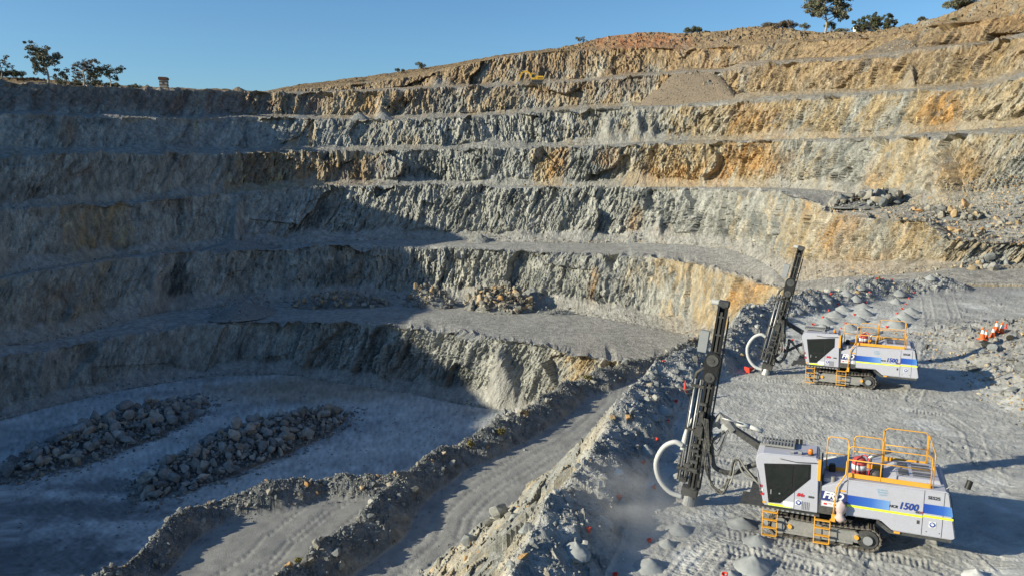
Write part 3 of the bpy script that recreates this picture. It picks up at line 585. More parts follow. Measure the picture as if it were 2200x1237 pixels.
def chips(name, P, size, mat, parent=None, tiltsd=.6, origin=(0, 0, 0)):
    """many small stones joined into one object"""
    P = np.asarray(P, float) - np.array(origin); size = np.asarray(size, float); Vs, Fs, off = [], [], 0
    pick = rng.integers(0, len(CHIPS), len(P))
    for i, (V, F) in enumerate(CHIPS):
        m = pick == i; n = int(m.sum())
        if not n: continue
        sc = size[m][:, None] * rng.uniform(.75, 1.25, (n, 3))
        A = np.einsum('nij,nvj->nvi', rot_mats(n, tiltsd), V[None] * sc[:, None, :]) + P[m][:, None, :]
        Vs.append(A.reshape(-1, 3)); Fs.append((F[None] + (np.arange(n) * len(V))[:, None, None]).reshape(-1, 3) + off); off += n * len(V)
    o = link(name, raw_mesh(name, np.concatenate(Vs), np.concatenate(Fs)), M[mat], parent); o['kind'] = 'stuff'; return o
def along(P, n, lo=0., hi=1.):
    seg = np.linalg.norm(np.diff(P, axis=0), axis=1); cum = np.concatenate([[0], np.cumsum(seg)]) / seg.sum()
    u = rng.uniform(lo, hi, n); x = np.interp(u, cum, P[:, 0]); y = np.interp(u, cum, P[:, 1])
    d = 1e-3; tx = np.interp(u + d, cum, P[:, 0]) - np.interp(u - d, cum, P[:, 0]); ty = np.interp(u + d, cum, P[:, 1]) - np.interp(u - d, cum, P[:, 1])
    l = np.hypot(tx, ty) + 1e-9; return x, y, ty / l, -tx / l, u
def seen(x, y, m=60): 
    return True
def berm_rubble(tid, P, w, nbig, nsmall, smin, smax, mats, lo=0., hi=1.):
    par = BERMS[tid]
    x, y, nx, ny, u = along(P, nbig, lo, hi); o = rng.uniform(-w, w, nbig) if tid < 3 else rng.uniform(-.5 * w, 1.15 * w, nbig)
    x, y = x + nx * o, y + ny * o; z = terrain(x, y, False)[0]
    s = smin + (smax - smin) * rng.random(nbig) ** 2.2
    for k in range(nbig): stone(par, (x[k], y[k], z[k]), s[k], mats[int(rng.integers(0, len(mats)))], .18, .5)
    x, y, nx, ny, u = along(P, nsmall, lo, hi); o = rng.normal(0, w * .62, nsmall); x, y = x + nx * o, y + ny * o; z = terrain(x, y, False)[0]
    chips('rubble', np.stack([x, y, z + .02], 1), smin * (.25 + .75 * rng.random(nsmall) ** 1.5), mats[0], par)
berm_rubble(1, BERM2, 2.1, 300, 11000, .34, 1.0, ['rock_grey', 'rock_grey', 'rock_warm'], .06, 1.0)
berm_rubble(2, BERM3, 1.8, 260, 7500, .32, .8, ['rock_grey', 'rock_grey', 'rock_warm'], .1, 1.0)
berm_rubble(3, RIDGE, 1.7, 300, 12000, .18, .6, ['rock_pale', 'rock_pale', 'rock_warm'], .1, 1.0)
# slabs and loose stones on the slope under the drill bench, kept with that slope
slope_o = bpy.data.objects['bench_slope']
x, y, nx, ny, u = along(RIDGE, 620, .08, .72); o = -rng.uniform(1.5, 17, 620); x, y = x + nx * o, y + ny * o
z, ct = terrain(x, y, False)[:2]; s = .2 + .65 * rng.random(620) ** 2.5; kk = 0
for k in range(620):
    if ct[k] in (2, 4) and kk < 200: stone(slope_o, (x[k], y[k], z[k]), s[k], 'rock_warm' if rng.random() < .4 else 'rock_pale', .3, .35, 'slab'); kk += 1
x, y, nx, ny, u = along(RIDGE, 5200, .08, .75); o = -rng.uniform(.8, 18, 5200); x, y = x + nx * o, y + ny * o; z, ct = terrain(x, y, False)[:2]; m = (ct == 4)
chips('rubble', np.stack([x, y, z], 1)[m], .1 + .22 * rng.random(m.sum()) ** 2, 'rock_warm', slope_o)
# a few big boulders at the lower left end of that slope
for (px, py, t, s) in [(1072, 1170, 41, 1.5), (1010, 1212, 43, 1.2), (1052, 1196, 41.5, 1.0), (1098, 1190, 38, .9), (1125, 1150, 39, .9)]:
    q = at_depth(px, py, t); stone(slope_o, (q[0], q[1], ground_z(q[0], q[1])), s, 'rock_warm' if s < 1.1 else 'rock_grey', .1, .4, 'boulder')

def mound_mesh(name, V0, seed, ax, ay, h, rings=10, seg=28, rough=.25, ang=0.0, asym=None):
    """heap of loose material: elliptical footprint, straight flanks, uneven crest"""
    V, F = [], []; 
    for i in range(rings + 1):
        r = i / rings
        for j in range(seg):
            a = 2 * math.pi * j / seg; ca, sa = math.cos(a), math.sin(a)
            V.append((ca * r, sa * r))
    V = np.array(V); r = np.hypot(V[:, 0], V[:, 1])
    n = fbm(V[:, 0] * 2.2 + seed, V[:, 1] * 2.2, octv=4, seed=seed)
    k = 1 + rough * n
    x, y = V[:, 0] * ax * k, V[:, 1] * ay * k
    z = h * (np.clip(1 - r, 0, 1) ** .95) * (1 + rough * .9 * fbm(V[:, 0] * 3 + seed, V[:, 1] * 3, octv=3, seed=seed + 5)) - .12 * (r > .97)
    c, s = math.cos(ang), math.sin(ang)
    P = np.stack([x * c - y * s, x * s + y * c, z], 1)
    for i in range(rings):
        for j in range(seg):
            a, b = i * seg + j, i * seg + (j + 1) % seg; F.append((a, a + seg, b + seg, b))
    return P, np.array(F)
def solid(name, c, rough=.95, noise=.3, scale=3.0, bump=.4, dist=.05):
    m, t, b = mat_new(name)
    tc = t.nodes.new('ShaderNodeTexCoord'); n = nnode(t, 'ShaderNodeTexNoise', Scale=scale, Detail=6.0, Roughness=.65); t.links.new(tc.outputs['Object'], n.inputs[0])
    r = ramp(t, [(.3, tuple(q * (1 - noise) for q in c)), (.7, tuple(min(1, q * (1 + noise)) for q in c))], n.outputs[0]); t.links.new(r, b.inputs['Base Color'])
    b.inputs['Roughness'].default_value = rough; b.inputs['Specular IOR Level'].default_value = .2
    bp = nnode(t, 'ShaderNodeBump', Strength=bump, Distance=dist); t.links.new(n.outputs[0], bp.inputs['Height']); t.links.new(bp.outputs[0], b.inputs['Normal'])
    return m
M['heap'] = solid('heap_earth', (.2, .2, .19), noise=.4, scale=4); M['gravel'] = solid('tan_gravel', (.2, .16, .118), noise=.35, scale=2.5, bump=.9, dist=.3); M['gravel_grey'] = solid('grey_gravel', (.23, .235, .225), noise=.35, scale=3, bump=.9, dist=.25)
M['dust'] = solid('drill_dust', (.30, .31, .305), noise=.12, scale=5, bump=.25, dist=.03); M['dust_pale'] = solid('pale_drill_dust', (.52, .52, .50), noise=.1, scale=5, bump=.25, dist=.03)

# ------------------------------------------------------------------ boulder heaps
def heap(name, label, A, B, w, h, nbig, nsmall, smin, smax, mats, zfun, cat='rock pile', group=None, core='heap'):
    A, B = np.array(A, float), np.array(B, float); mid = (A + B) / 2; L = np.linalg.norm(B - A) / 2; ang = math.atan2(B[1] - A[1], B[0] - A[0])
    z0 = zfun(mid[0], mid[1])
    root = tag(empty(name, (mid[0], mid[1], z0)), label, cat, group)
    P, F = mound_mesh('core', None, int(rng.integers(1, 999)), L, w, h, 12, 40, .22, ang); P[:, 2] *= .6; link('heap_core', raw_mesh('heap_core', P, F), M[core], root)
    u, v = rng.uniform(-1, 1, nbig * 3), rng.uniform(-1, 1, nbig * 3)
    ok = (np.abs(u) ** 2.6 + np.abs(v) ** 2) < 1; u, v = u[ok][:nbig], v[ok][:nbig]
    c, s = math.cos(ang), math.sin(ang)
    for a, b in zip(u, v):
        rr_ = min(1, math.hypot(a, b)); sz = smin + (smax - smin) * rng.random() ** 1.8
        x, y = mid[0] + a * L * c - b * w * s, mid[1] + a * L * s + b * w * c
        zz = z0 + h * max(0, 1 - max(abs(a) ** 2.2, 0) * .9 - abs(b) * .85) * (.75 + .4 * rng.random())
        stone(root, (x, y, zz), sz, mats[int(rng.integers(0, len(mats)))], .15, .9)
    u, v = rng.normal(0, .62, nsmall), rng.normal(0, .72, nsmall)
    x, y = mid[0] + u * L * c - v * w * s, mid[1] + u * L * s + v * w * c
    zz = z0 + h * np.clip(1 - np.abs(u) ** 2.2 * .9 - np.abs(v) * .85, 0, 1) * 1.0
    keep = (np.abs(u) ** 2.6 + np.abs(v) ** 2) < 1.1 + .9 * rng.random(nsmall) ** 2
    chips('rubble', np.stack([x, y, zz], 1)[keep], smin * (.15 + .85 * rng.random(keep.sum()) ** 1.6), mats[0], root, origin=root.location)
    return root
fl = lambda x, y: -23.95
heap('boulder_heap', 'long heap of grey boulders on the pit floor, farther left of the two', (-58, 84), (-46.5, 114.5), 5.4, 2.9, 300, 5200, .9, 2.2, ['rock_grey', 'rock_grey', 'rock_grey', 'rock_pale'], fl)
heap('boulder_heap', 'long heap of grey boulders on the pit floor, nearer the sunlit lower bay', (-41, 80), (-24.5, 109), 5.4, 3.2, 300, 5200, .9, 2.2, ['rock_grey', 'rock_grey', 'rock_grey', 'rock_pale'], fl)
def hp(px0, px1, zz): return on_plane(*px0, zz)[:2], on_plane(*px1, zz)[:2]
zb_ = lambda x, y: wall_z(x, y, [1])
heap('boulder_heap', 'heap of tan and orange boulders on the bench, catching the sun', *hp((995, 660), (1150, 668), -15.0), 4.2, 4.4, 170, 900, .7, 2.1, ['rock_warm'], zb_, core='gravel_grey')
heap('boulder_heap', 'rounded boulder heap at the edge of the shadow on the bench', *hp((868, 655), (985, 660), -15.0), 3.6, 4.0, 110, 700, .6, 1.6, ['rock_warm', 'rock_grey'], zb_, core='gravel_grey')
heap('boulder_heap', 'low shaded row of boulders along the foot of the face', *hp((625, 656), (845, 657), -15.0), 2.8, 2.8, 130, 800, .6, 1.6, ['rock_warm', 'rock_grey'], zb_)
heap('gravel_heap', 'steep grey rubble heap leaning on the face behind the tan boulders', *hp((1095, 650), (1195, 662), -15.0), 4.2, 6.0, 40, 900, .35, .8, ['rock_grey', 'rock_warm'], zb_, cat='gravel heap', core='gravel_grey')
heap('gravel_heap', 'shaded dark gravel heap beside the bench road', *hp((455, 684), (590, 660), -15.2), 4.5, 4.2, 60, 1200, .35, .9, ['rock_grey'], zb_, cat='gravel heap', core='gravel_grey')
heap('gravel_heap', 'low grey rubble mound right of the tan boulders', *hp((1150, 674), (1240, 676), -15.2), 2.0, 1.0, 30, 400, .3, .7, ['rock_grey'], zb_, cat='gravel heap', core='gravel_grey')
heap('boulder_heap', 'pale boulders at the corner of the pit floor beside the berm', *hp((1065, 905), (1130, 893), -23.9), 2.2, 1.0, 40, 200, .4, 1.4, ['rock_pale'], fl)
heap('gravel_heap', 'dark gravel apron at the left end of the lowest face', *hp((205, 838), (330, 812), -23.9), 3.6, 3.0, 40, 700, .3, .9, ['rock_grey'], fl, cat='gravel heap', core='gravel_grey')
def zD(px, py, t): return at_depth(px, py, t)
def heap_at(name, label, p0, p1, w, h, nb, ns, s0, s1, mats, cat='rock pile', core='heap', dz=0.):
    a, b = at_depth(*p0), at_depth(*p1); m_ = (a + b) / 2; z = wall_z(m_[0], m_[1], [3, 5]) - .1 + dz
    return heap(name, label, a[:2], b[:2], w, h, nb, ns, s0, s1, mats, lambda x, y: z, cat, None, core)
heap_at('boulder_heap', 'dark slabs and boulders heaped on the ledge at the right', (1785, 449, 108), (1960, 436, 110), 3.0, 2.0, 110, 400, .5, 2.2, ['rock_warm', 'rock_grey', 'rock_grey'])
heap_at('boulder_heap', 'brown boulders on the scree near the right edge', (2020, 475, 92), (2115, 455, 93), 2.6, 1.4, 60, 350, .4, 1.6, ['rock_warm'], core='gravel_grey')
heap_at('boulder_heap', 'small tan boulders at the lip above the gravel bank', (2040, 512, 84), (2130, 508, 85), 1.6, .8, 40, 250, .35, 1.1, ['rock_warm'], core='gravel_grey')
heap_at('boulder_heap', 'dark shadowed rocks on the shelf behind the drill bench', (2050, 572, 81), (2180, 572, 80), 1.5, 1.5, 50, 250, .4, 1.5, ['rock_grey', 'rock_warm'], dz=-.3)
heap_at('gravel_heap', 'rounded gravel mound beside the long haul road', (1005, 512, 165), (1060, 512, 165), 3.0, 2.8, 12, 300, .3, .8, ['rock_warm'], cat='gravel heap', core='gravel_grey')
heap_at('boulder_heap', 'small rockfall at the foot of the face beyond the haul road', (1340, 520, 159), (1385, 520, 159), 2.4, 2.6, 30, 200, .3, 1.0, ['rock_warm', 'rock_pale'], core='gravel_grey')
heap_at('gravel_heap', 'shaded gravel apron behind the haul road at the left', (410, 533, 150), (600, 528, 160), 3.4, 3.2, 40, 800, .3, .9, ['rock_grey'], cat='gravel heap', core='gravel_grey')
# gravel fans tipped over the upper benches
def fan(name, label, tops, bots, mat, seed):
    a = np.array([at_depth(*p) for p in tops]); b = np.array([at_depth(*p) for p in bots]); n, m = 40, 26
    A = np.stack([np.interp(np.linspace(0, len(a) - 1, n), range(len(a)), a[:, i]) for i in range(3)], 1); B = np.stack([np.interp(np.linspace(0, len(b) - 1, n), range(len(b)), b[:, i]) for i in range(3)], 1)
    v = np.linspace(0, 1.06, m)[:, None, None]; P = A[None] * (1 - v) + B[None] * v
    P[:, :, 2] += .35 * fbm(P[:, :, 0] / 3, P[:, :, 2] / 3, octv=4, seed=seed) ; e = np.abs(np.linspace(-1, 1, n))[None, :]
    P[:, :, 1] -= 1.0 * (1 - e ** 2) * np.sin(np.clip(v[:, :, 0], 0, 1) * math.pi * .9 + .2); P[:, :, 1] += 5.0 * e ** 8; P[-2:, :, 2] -= np.array([.8, 3.0])[:, None]; P[-1, :, 1] += 1.5
    i = (np.arange(m - 1)[:, None] * n + np.arange(n - 1)[None, :]).ravel()
    o = link(name, raw_mesh(name, P.reshape(-1, 3), np.stack([i, i + n, i + n + 1, i + 1], 1), None, True), M[mat]); tag(o, label, 'gravel fan')
    k = rng.integers(0, P.shape[0] - 1, 900), rng.integers(0, n, 900); chips('rubble', P[k] + [0, -.1, .05], .15 + .4 * rng.random(900) ** 2, 'rock_warm', o)
fan('gravel_fan', 'big smooth tan gravel fan spilled between two upper benches', [(1432, 160, 192), (1470, 157, 189.5), (1520, 157, 186), (1562, 166, 182)], [(1366, 231, 188), (1430, 232, 184), (1540, 229, 177), (1612, 221, 171)], 'gravel', 7)
fan('gravel_fan', 'small brown gravel cone near the rim at the right', [(1925, 80, 163.5), (1935, 78, 162.5), (1942, 79, 162), (1950, 82, 161)], [(1868, 115, 157.5), (1905, 118, 153), (1955, 114, 148.5), (1990, 110, 145)], 'gravel', 17)
for px, py, w_, h_, lb in [(772, 256, 3.0, 1.9, 'small gravel cone on the ledge, left of a pair'), (824, 257, 3.0, 2.0, 'small gravel cone on the ledge, right of a pair'), (640, 254, 4.5, 1.0, 'low grey gravel heap on the ledge in the far corner'), (512, 196, 2.4, 1.3, 'rubble heap on the skyline in the far corner'), (316, 189, 1.6, 1.0, 'small earth mound on the skyline left of the tower')]:
    q = at_depth(px, py, 196 if py > 220 else 203); P, F = mound_mesh('m', None, px, w_, w_ * .8, h_, 8, 24, .2)
    o = link('gravel_cone', raw_mesh('gravel_cone', P, F), M['gravel_grey' if py > 220 else 'gravel']); o.location = q - [0, 0, .2]; tag(o, lb, 'gravel heap')

# ------------------------------------------------------------------ drill cuttings, hole collars, cones on the drill bench
MND = [(1458, 1140, 80), (1395, 1216, 104), (1594, 1128, 92), (1628, 1170, 88), (1618, 1222, 110), (1432, 1170, 56), (1424, 903, 60), (1457, 1030, 52), (1794, 990, 62), (1326, 1060, 34), (1290, 1156, 74), (1236, 1230, 84), (1387, 990, 62), (1403, 930, 34), (1481, 828, 26), (2095, 1240, 80), (1570, 1240, 70),
       (1711, 681, 34), (1743, 671, 38), (1770, 662, 42), (1844, 630, 24), (1816, 652, 46), (1847, 645, 34), (1838, 655, 40), (1900, 630, 42), (1854, 662, 48), (1810, 668, 52), (1793, 680, 58), (1854, 677, 62), (1774, 695, 58), (1844, 692, 62), (1767, 708, 52), (1825, 708, 58), (1930, 640, 46), (1924, 652, 46), (1938, 628, 32), (1996, 627, 32), (1956, 672, 54), (1941, 689, 74), (1924, 704, 78), (1673, 778, 48)]
_mm = []
ORD = ['first', 'second', 'third', 'fourth', 'fifth', 'sixth', 'seventh', 'eighth', 'ninth', 'tenth']
def rowlabel(what, L, k, lo, hi):
    """place of one marker among the rows beyond the far rig"""
    row = lambda p: 0 if p[1] > 685 else 1 if p[1] > 660 else 2 if p[1] > 641 else 3
    mates = sorted([q for q in range(lo, min(hi, len(L))) if row(L[q]) == row(L[k])], key=lambda q: L[q][0])
    if k == 40: return 'grey drill dust cone between far mast and far cab'
    return '%s beyond the far rig, %s from left in the %s row' % (what, ORD[mates.index(k)], ('nearest', 'second', 'third', 'farthest')[row(L[k])])
for i in range(4):
    P, F = mound_mesh('m', None, 40 + i, .5, .5, .3, 16, 32, .14); me = raw_mesh('cuttings_mound', P, F, None, True); me.materials.append(M['dust']); _mm.append(me)
me_p = _mm[0].copy(); me_p.materials.clear(); me_p.materials.append(M['dust_pale'])
NEAR_M = {0: 'cone of grey drill dust in front of the near rig, with a crisp shadow', 1: 'large dust cone at the bottom edge beside a red collar', 2: 'dust cone right in front of the near rig crawler', 3: 'flattened dust cone against the near rig track', 4: 'wide dust cone at the bottom edge below the near rig', 5: 'small dark dust mound beside a red collar', 6: 'pale dust mound left of the near mast, farther one', 7: 'dust mound at the foot of the near mast', 8: 'white dust mound behind the near rig handrails', 9: 'small white dust tip in the windrow shadow', 10: 'shaded dust mound behind the windrow', 11: 'dust mound in shadow at the bottom edge', 12: 'shaded dust mound left of the near suction hose', 13: 'small dust tip left of the near mast', 14: 'tiny dust mound beside the thin red cone', 15: 'pale dust heap at the lower right edge', 16: 'dust mound cut by the bottom edge under the near rig'}
for k, (px, py, w) in enumerate(MND):
    p = on_plane(px, py - 3, 0.0); d = p[1] * CP + (CAM_H - 0) * SP; W_ = w * d / FPX
    o = bpy.data.objects.new('cuttings_mound', me_p if k in (8, 9, 15) else _mm[k % 4]); COL.objects.link(o); o.location = (p[0], p[1], ground_z(p[0], p[1]) - .03); o.scale = (W_ * rng.uniform(.72, .9), W_ * rng.uniform(.66, .84), W_ * rng.uniform(.66, .9)); o.rotation_euler.z = rng.uniform(0, 6.28)
    tag(o, NEAR_M.get(k) or rowlabel('grey drill dust cone', MND, k, 17, 41), 'dust mound', 'rows of drill dust cones')
RED = [(1434, 917), (1409, 964), (1380, 1014), (1407, 1049), (1396, 1163), (1557, 1238), (1329, 1102), (1265, 1186), (1323, 1236), (1451, 878), (1424, 825), (1629, 719), (1817, 694), (1807, 706), (1768, 682), (1746, 698), (1739, 709), (1780, 669), (1800, 660), (1784, 653), (1835, 676), (1860, 653), (1868, 644), (1881, 634), (1874, 628), (1915, 628), (1953, 642), (1946, 653), (1937, 662), (1928, 673), (1924, 690), (1906, 704), (1962, 634), (1895, 631), (1702, 734), (1682, 754), (1656, 776)]
M['red'] = solid('red_plastic', (.62, .06, .035), .5, .12, 6, .1, .01); M['orange_cone'] = solid('orange_plastic', (.75, .13, .03), .5, .1, 6, .1, .01); M['white_band'] = solid('white_band', (.75, .75, .72), .5, .08, 6, .1, .01)
def collar_mesh():
    bm = bmesh.new(); n = 16; prof = [(.095, .0), (.095, .20), (.15, .22), (.15, .27), (.125, .27), (.085, .21), (.085, .02)]
    rings = [[bm.verts.new((r * math.cos(2 * math.pi * j / n), r * math.sin(2 * math.pi * j / n), z)) for j in range(n)] for r, z in prof]
    for a, b in zip(rings[:-1], rings[1:]):
        for j in range(n): bm.faces.new((a[j], a[(j + 1) % n], b[(j + 1) % n], b[j]))
    bm.faces.new(rings[-1][::-1]); me = bpy.data.meshes.new('hole_collar'); bm.to_mesh(me); bm.free(); me.materials.append(M['red']); return me
cme = collar_mesh()
NEAR_R = {0: 'red hole collar beside the pale mound left of the near mast', 1: 'red hole collar in shadow above the near suction hose', 2: 'red hole collar in the windrow shadow left of the near suction hose', 3: 'red hole collar just under the near suction hose', 4: 'red hole collar on a mound between two dust cones', 5: 'red hole collar at the bottom edge below the near crawler', 6: 'red hole collar below the small white dust tip', 7: 'red hole collar at the foot of the shaded dust mound', 8: 'red hole collar at the bottom edge left of the big dust cone', 9: 'red hole collar left of the near mast, below the thin cone', 10: 'red hole collar at the foot of the windrow by the near mast', 11: 'red hole collar in shadow beside the far suction hose', 34: 'red hole collar between far mast and far cab, upper one', 35: 'red hole collar between far mast and far cab, middle one', 36: 'red hole collar between far mast and far cab, lower one'}
for k, (px, py) in enumerate(RED):
    p = on_plane(px, py, 0.0); o = bpy.data.objects.new('hole_collar', cme); COL.objects.link(o); s = .58 if k < 12 else .66
    o.location = (p[0], p[1], ground_z(p[0], p[1]) - .05); o.scale = (s, s, s); o.rotation_euler = (rng.normal(0, .25), rng.normal(0, .25), 0)
    tag(o, NEAR_R.get(k) or rowlabel('red hole collar', RED, k, 12, 34), 'hole collar', 'red collars marking the drilled holes')
def cone(px, py, h, label, red=False, r=None):
    p = on_plane(px, py, 0.0); g = ground_z(p[0], p[1])
    root = tag(empty('traffic_cone', (p[0], p[1], g)), label, 'traffic cone', None if red else 'cones at the rubble bank'); n = 20; r0 = r or .21 * h / .85
    mats = ('red', 'red', 'red') if red else ('orange_cone', 'white_band', 'orange_cone')
    for nm, z0, z1, mt in (('cone_body', .06, .5, mats[0]), ('white_collar', .5, .78, mats[1]), ('cone_tip', .78, 1.0, mats[2])):
        bm = bmesh.new(); ra, rb = r0 * (1 - .86 * z0), r0 * (1 - .86 * z1)
        bmesh.ops.create_cone(bm, cap_ends=True, segments=n, radius1=ra, radius2=rb, depth=(z1 - z0) * h, matrix=Matrix.Translation((0, 0, (z0 + z1) / 2 * h)))
        me = bpy.data.meshes.new(nm); bm.to_mesh(me); bm.free(); link(nm, me, M[mt], root)
    bm = bmesh.new(); bmesh.ops.create_cube(bm, size=1, matrix=Matrix.Translation((0, 0, .03 * h)) @ Matrix.Diagonal((r0 * 2.3, r0 * 2.3, .06 * h, 1))); bmesh.ops.bevel(bm, geom=bm.edges[:], offset=.02, segments=1, affect='EDGES')
    me = bpy.data.meshes.new('cone_base'); bm.to_mesh(me); bm.free(); link('cone_base', me, M[mats[0]], root); root.rotation_euler = (0, 0, rng.uniform(0, 1)); return root
cone(2107, 757, .8, 'leftmost orange and white traffic cone by the rubble bank'); cone(2115, 754, .62, 'shorter orange cone, second from left by the rubble bank'); cone(2130, 752, .72, 'orange and white cone, third from left by the rubble bank')
cone(2136, 750, .72, 'orange and white cone, fourth from left by the rubble bank'); cone(2148, 748, .8, 'rightmost orange and white traffic cone by the rubble bank'); cone(2157, 742, .45, 'small dark red cone at the right end of the cone row', True); cone(1471, 858, .62, 'thin red cone standing in shadow left of the near mast', True, .11)
lying = cone(1604, 800, .7, 'orange cone lying on its side by the far suction hose', True); lying.rotation_euler = (0, 1.45, .5); lying.location.z += .12
# rubble bank right of the rigs, kept with the bench
bench_o = bpy.data.objects['drill_bench']
u = rng.uniform(23, 40, 9000); v = rng.uniform(22, 54, 9000); zt, ct, bb, *_r, e_ = terrain(u, v, False); m = (e_ > -1.2 + rng.random(9000) * 1.6) & (ct == 3)
chips('loose_rubble', np.stack([u, v, zt], 1)[m], .08 + .3 * rng.random(m.sum()) ** 2.2, 'rock_warm', bench_o)
u = rng.uniform(24, 36, 260); v = rng.uniform(24, 48, 260); zt, ct, bb, *_r, e_ = terrain(u, v, False)
for k in range(260):
    if e_[k] > .6: stone(bench_o, (u[k], v[k], zt[k]), .3 + .6 * rng.random() ** 2, 'rock_warm' if rng.random() < .5 else 'rock_grey', .2, .35)
# scattered fist-sized stones and crumbs over the dusty bench
u = rng.uniform(0, 44, 9000); v = rng.uniform(20, 74, 9000); zt, ct, *_r = terrain(u, v, False); cl = fbm(u / 2.5, v / 2.5, octv=3, seed=911); m = (ct == 3) & (cl > .02)
chips('crumbs', np.stack([u, v, zt], 1)[m], .03 + .10 * rng.random(m.sum()) ** 3, 'rock_pale', bench_o)
u = rng.uniform(-64, 6, 9000); v = rng.uniform(58, 132, 9000); zt, ct, *_r = terrain(u, v, False); m = ct == 0
chips('crumbs', np.stack([u, v, zt], 1)[m], .08 + .38 * rng.random(m.sum()) ** 3.5, 'rock_grey', bpy.data.objects['pit_floor'])

# scree over the ledge at the right, kept with that ledge
led = [o for o in bpy.data.objects if o.get('label', '').startswith('thin bench with dark slabs')][0]
rsel = np.where(RK == 5)[0]; c0 = np.searchsorted(xs_all, 1790); c1 = np.searchsorted(xs_all, 2240)
ri = rng.integers(rsel[0], rsel[-1] + 2, 3600); ci = rng.integers(c0, c1, 3600); Pq = W2[ri, ci] + rng.normal(0, .25, (3600, 3)) * [1, 1, .1]
chips('scree', Pq, .15 + .55 * rng.random(3600) ** 2.5, 'rock_warm', led)
rsel = np.where(RK == 6)[0][:16]; ri = rng.choice(rsel, 1600); ci = rng.integers(np.searchsorted(xs_all, 2020), c1, 1600); chips('scree', W2[ri, ci], .15 + .5 * rng.random(1600) ** 2.5, 'rock_warm', led)
for k in range(120):
    i, j = int(rng.integers(np.where(RK == 5)[0][0] + 2, np.where(RK == 5)[0][-1] + 2)), int(rng.integers(np.searchsorted(xs_all, 1950), c1)); stone(led, W2[i, j], .4 + .9 * rng.random() ** 2.5, 'rock_warm' if rng.random() < .6 else 'rock_grey', .2, .4)
# rubble at the toe of each face
for kf, n in ((0, 2600), (2, 2200), (4, 1500), (6, 900), (8, 700)):
    fo = [o for o in bpy.data.objects if o.name.startswith('quarry_face') and o.get('label') == WALL_NAMES[kf][1]][0]
    rs = np.where(RK == kf)[0][:8]; ri = rs[np.minimum(7, (np.abs(rng.normal(0, 2.2, n))).astype(int))]; ci = rng.integers(100, NC - 60, n); chips('toe_rubble', W2[ri, ci] + [0, 0, .05], .12 + .6 * rng.random(n) ** 3, 'rock_grey' if kf < 3 else 'rock_warm', fo)

# ------------------------------------------------------------------ machines: mesh builder and paints
class MB:
    def __init__(s): s.v, s.f = [], []
    def add(s, V, F):
        o = len(s.v); s.v += [tuple(map(float, p)) for p in V]; s.f += [tuple(i + o for i in f) for f in F]; return s
    def box(s, x0, x1, y0, y1, z0, z1):
        return s.add([(x0, y0, z0), (x1, y0, z0), (x1, y1, z0), (x0, y1, z0), (x0, y0, z1), (x1, y0, z1), (x1, y1, z1), (x0, y1, z1)], [(0, 3, 2, 1), (4, 5, 6, 7), (0, 1, 5, 4), (1, 2, 6, 5), (2, 3, 7, 6), (3, 0, 4, 7)])
    def prism(s, poly, y0, y1):                          # polygon in x,z pushed along y
        n = len(poly); V = [(x, y0, z) for x, z in poly] + [(x, y1, z) for x, z in poly]
        ar = sum(poly[i][0] * poly[(i + 1) % n][1] - poly[(i + 1) % n][0] * poly[i][1] for i in range(n))
        F = [tuple(range(n)), tuple(range(2 * n - 1, n - 1, -1))] + [(i, i + n, (i + 1) % n + n, (i + 1) % n) for i in range(n)]
        if ar < 0: F = [tuple(reversed(f)) for f in F]
        return s.add(V, F)
    def tube(s, path, r, n=8, cap=True):
        P = [Vector(p) for p in path]; rings = []; up = None; V = []
        for i, p in enumerate(P):
            d = (P[min(i + 1, len(P) - 1)] - P[max(i - 1, 0)]).normalized()
            if up is None: up = d.orthogonal().normalized()
            up = (up - d * up.dot(d)).normalized(); w = d.cross(up); rr_ = r[i] if hasattr(r, '__len__') else r
            V += [p + up * (rr_ * math.cos(2 * math.pi * j / n)) + w * (rr_ * math.sin(2 * math.pi * j / n)) for j in range(n)]
        F = [(i * n + j, i * n + (j + 1) % n, (i + 1) * n + (j + 1) % n, (i + 1) * n + j) for i in range(len(P) - 1) for j in range(n)]
        if cap: F += [tuple(range(n - 1, -1, -1)), tuple((len(P) - 1) * n + j for j in range(n))]
        return s.add(V, F)
    def xf(s, fn): s.v = [tuple(fn(*p)) for p in s.v]; return s
    def mesh(s, name, bevel=0.0, smooth=False):
        me = bpy.data.meshes.new(name); me.from_pydata(s.v, [], s.f)
        if bevel:
            bm = bmesh.new(); bm.from_mesh(me); ed = [e for e in bm.edges if len(e.link_faces) == 2 and e.calc_face_angle(0) > .5]
            bmesh.ops.bevel(bm, geom=ed, offset=bevel, segments=2, affect='EDGES', clamp_overlap=True); bm.to_mesh(me); bm.free()
        if smooth: me.polygons.foreach_set('use_smooth', np.ones(len(me.polygons), bool))
        me.update(); return me
    def build(s, name, mat, parent, bevel=0.0, smooth=False): return link(name, s.mesh(name, bevel, smooth), M[mat] if isinstance(mat, str) else mat, parent)
def curve_pts(ctrl, n=24):
    """smooth path through control points"""
    P = [Vector(c) for c in ctrl]; P = [P[0] * 2 - P[1]] + P + [P[-1] * 2 - P[-2]]; out = []
    for i in range(1, len(P) - 2):
        for k in range(n // (len(P) - 3) + 1):
            t = k / (n // (len(P) - 3) + 1); a, b, c, d = P[i - 1:i + 3]
            out.append(.5 * ((2 * b) + (c - a) * t + (2 * a - 5 * b + 4 * c - d) * t * t + (3 * b - a - 3 * c + d) * t ** 3))
    return out + [P[-2]]
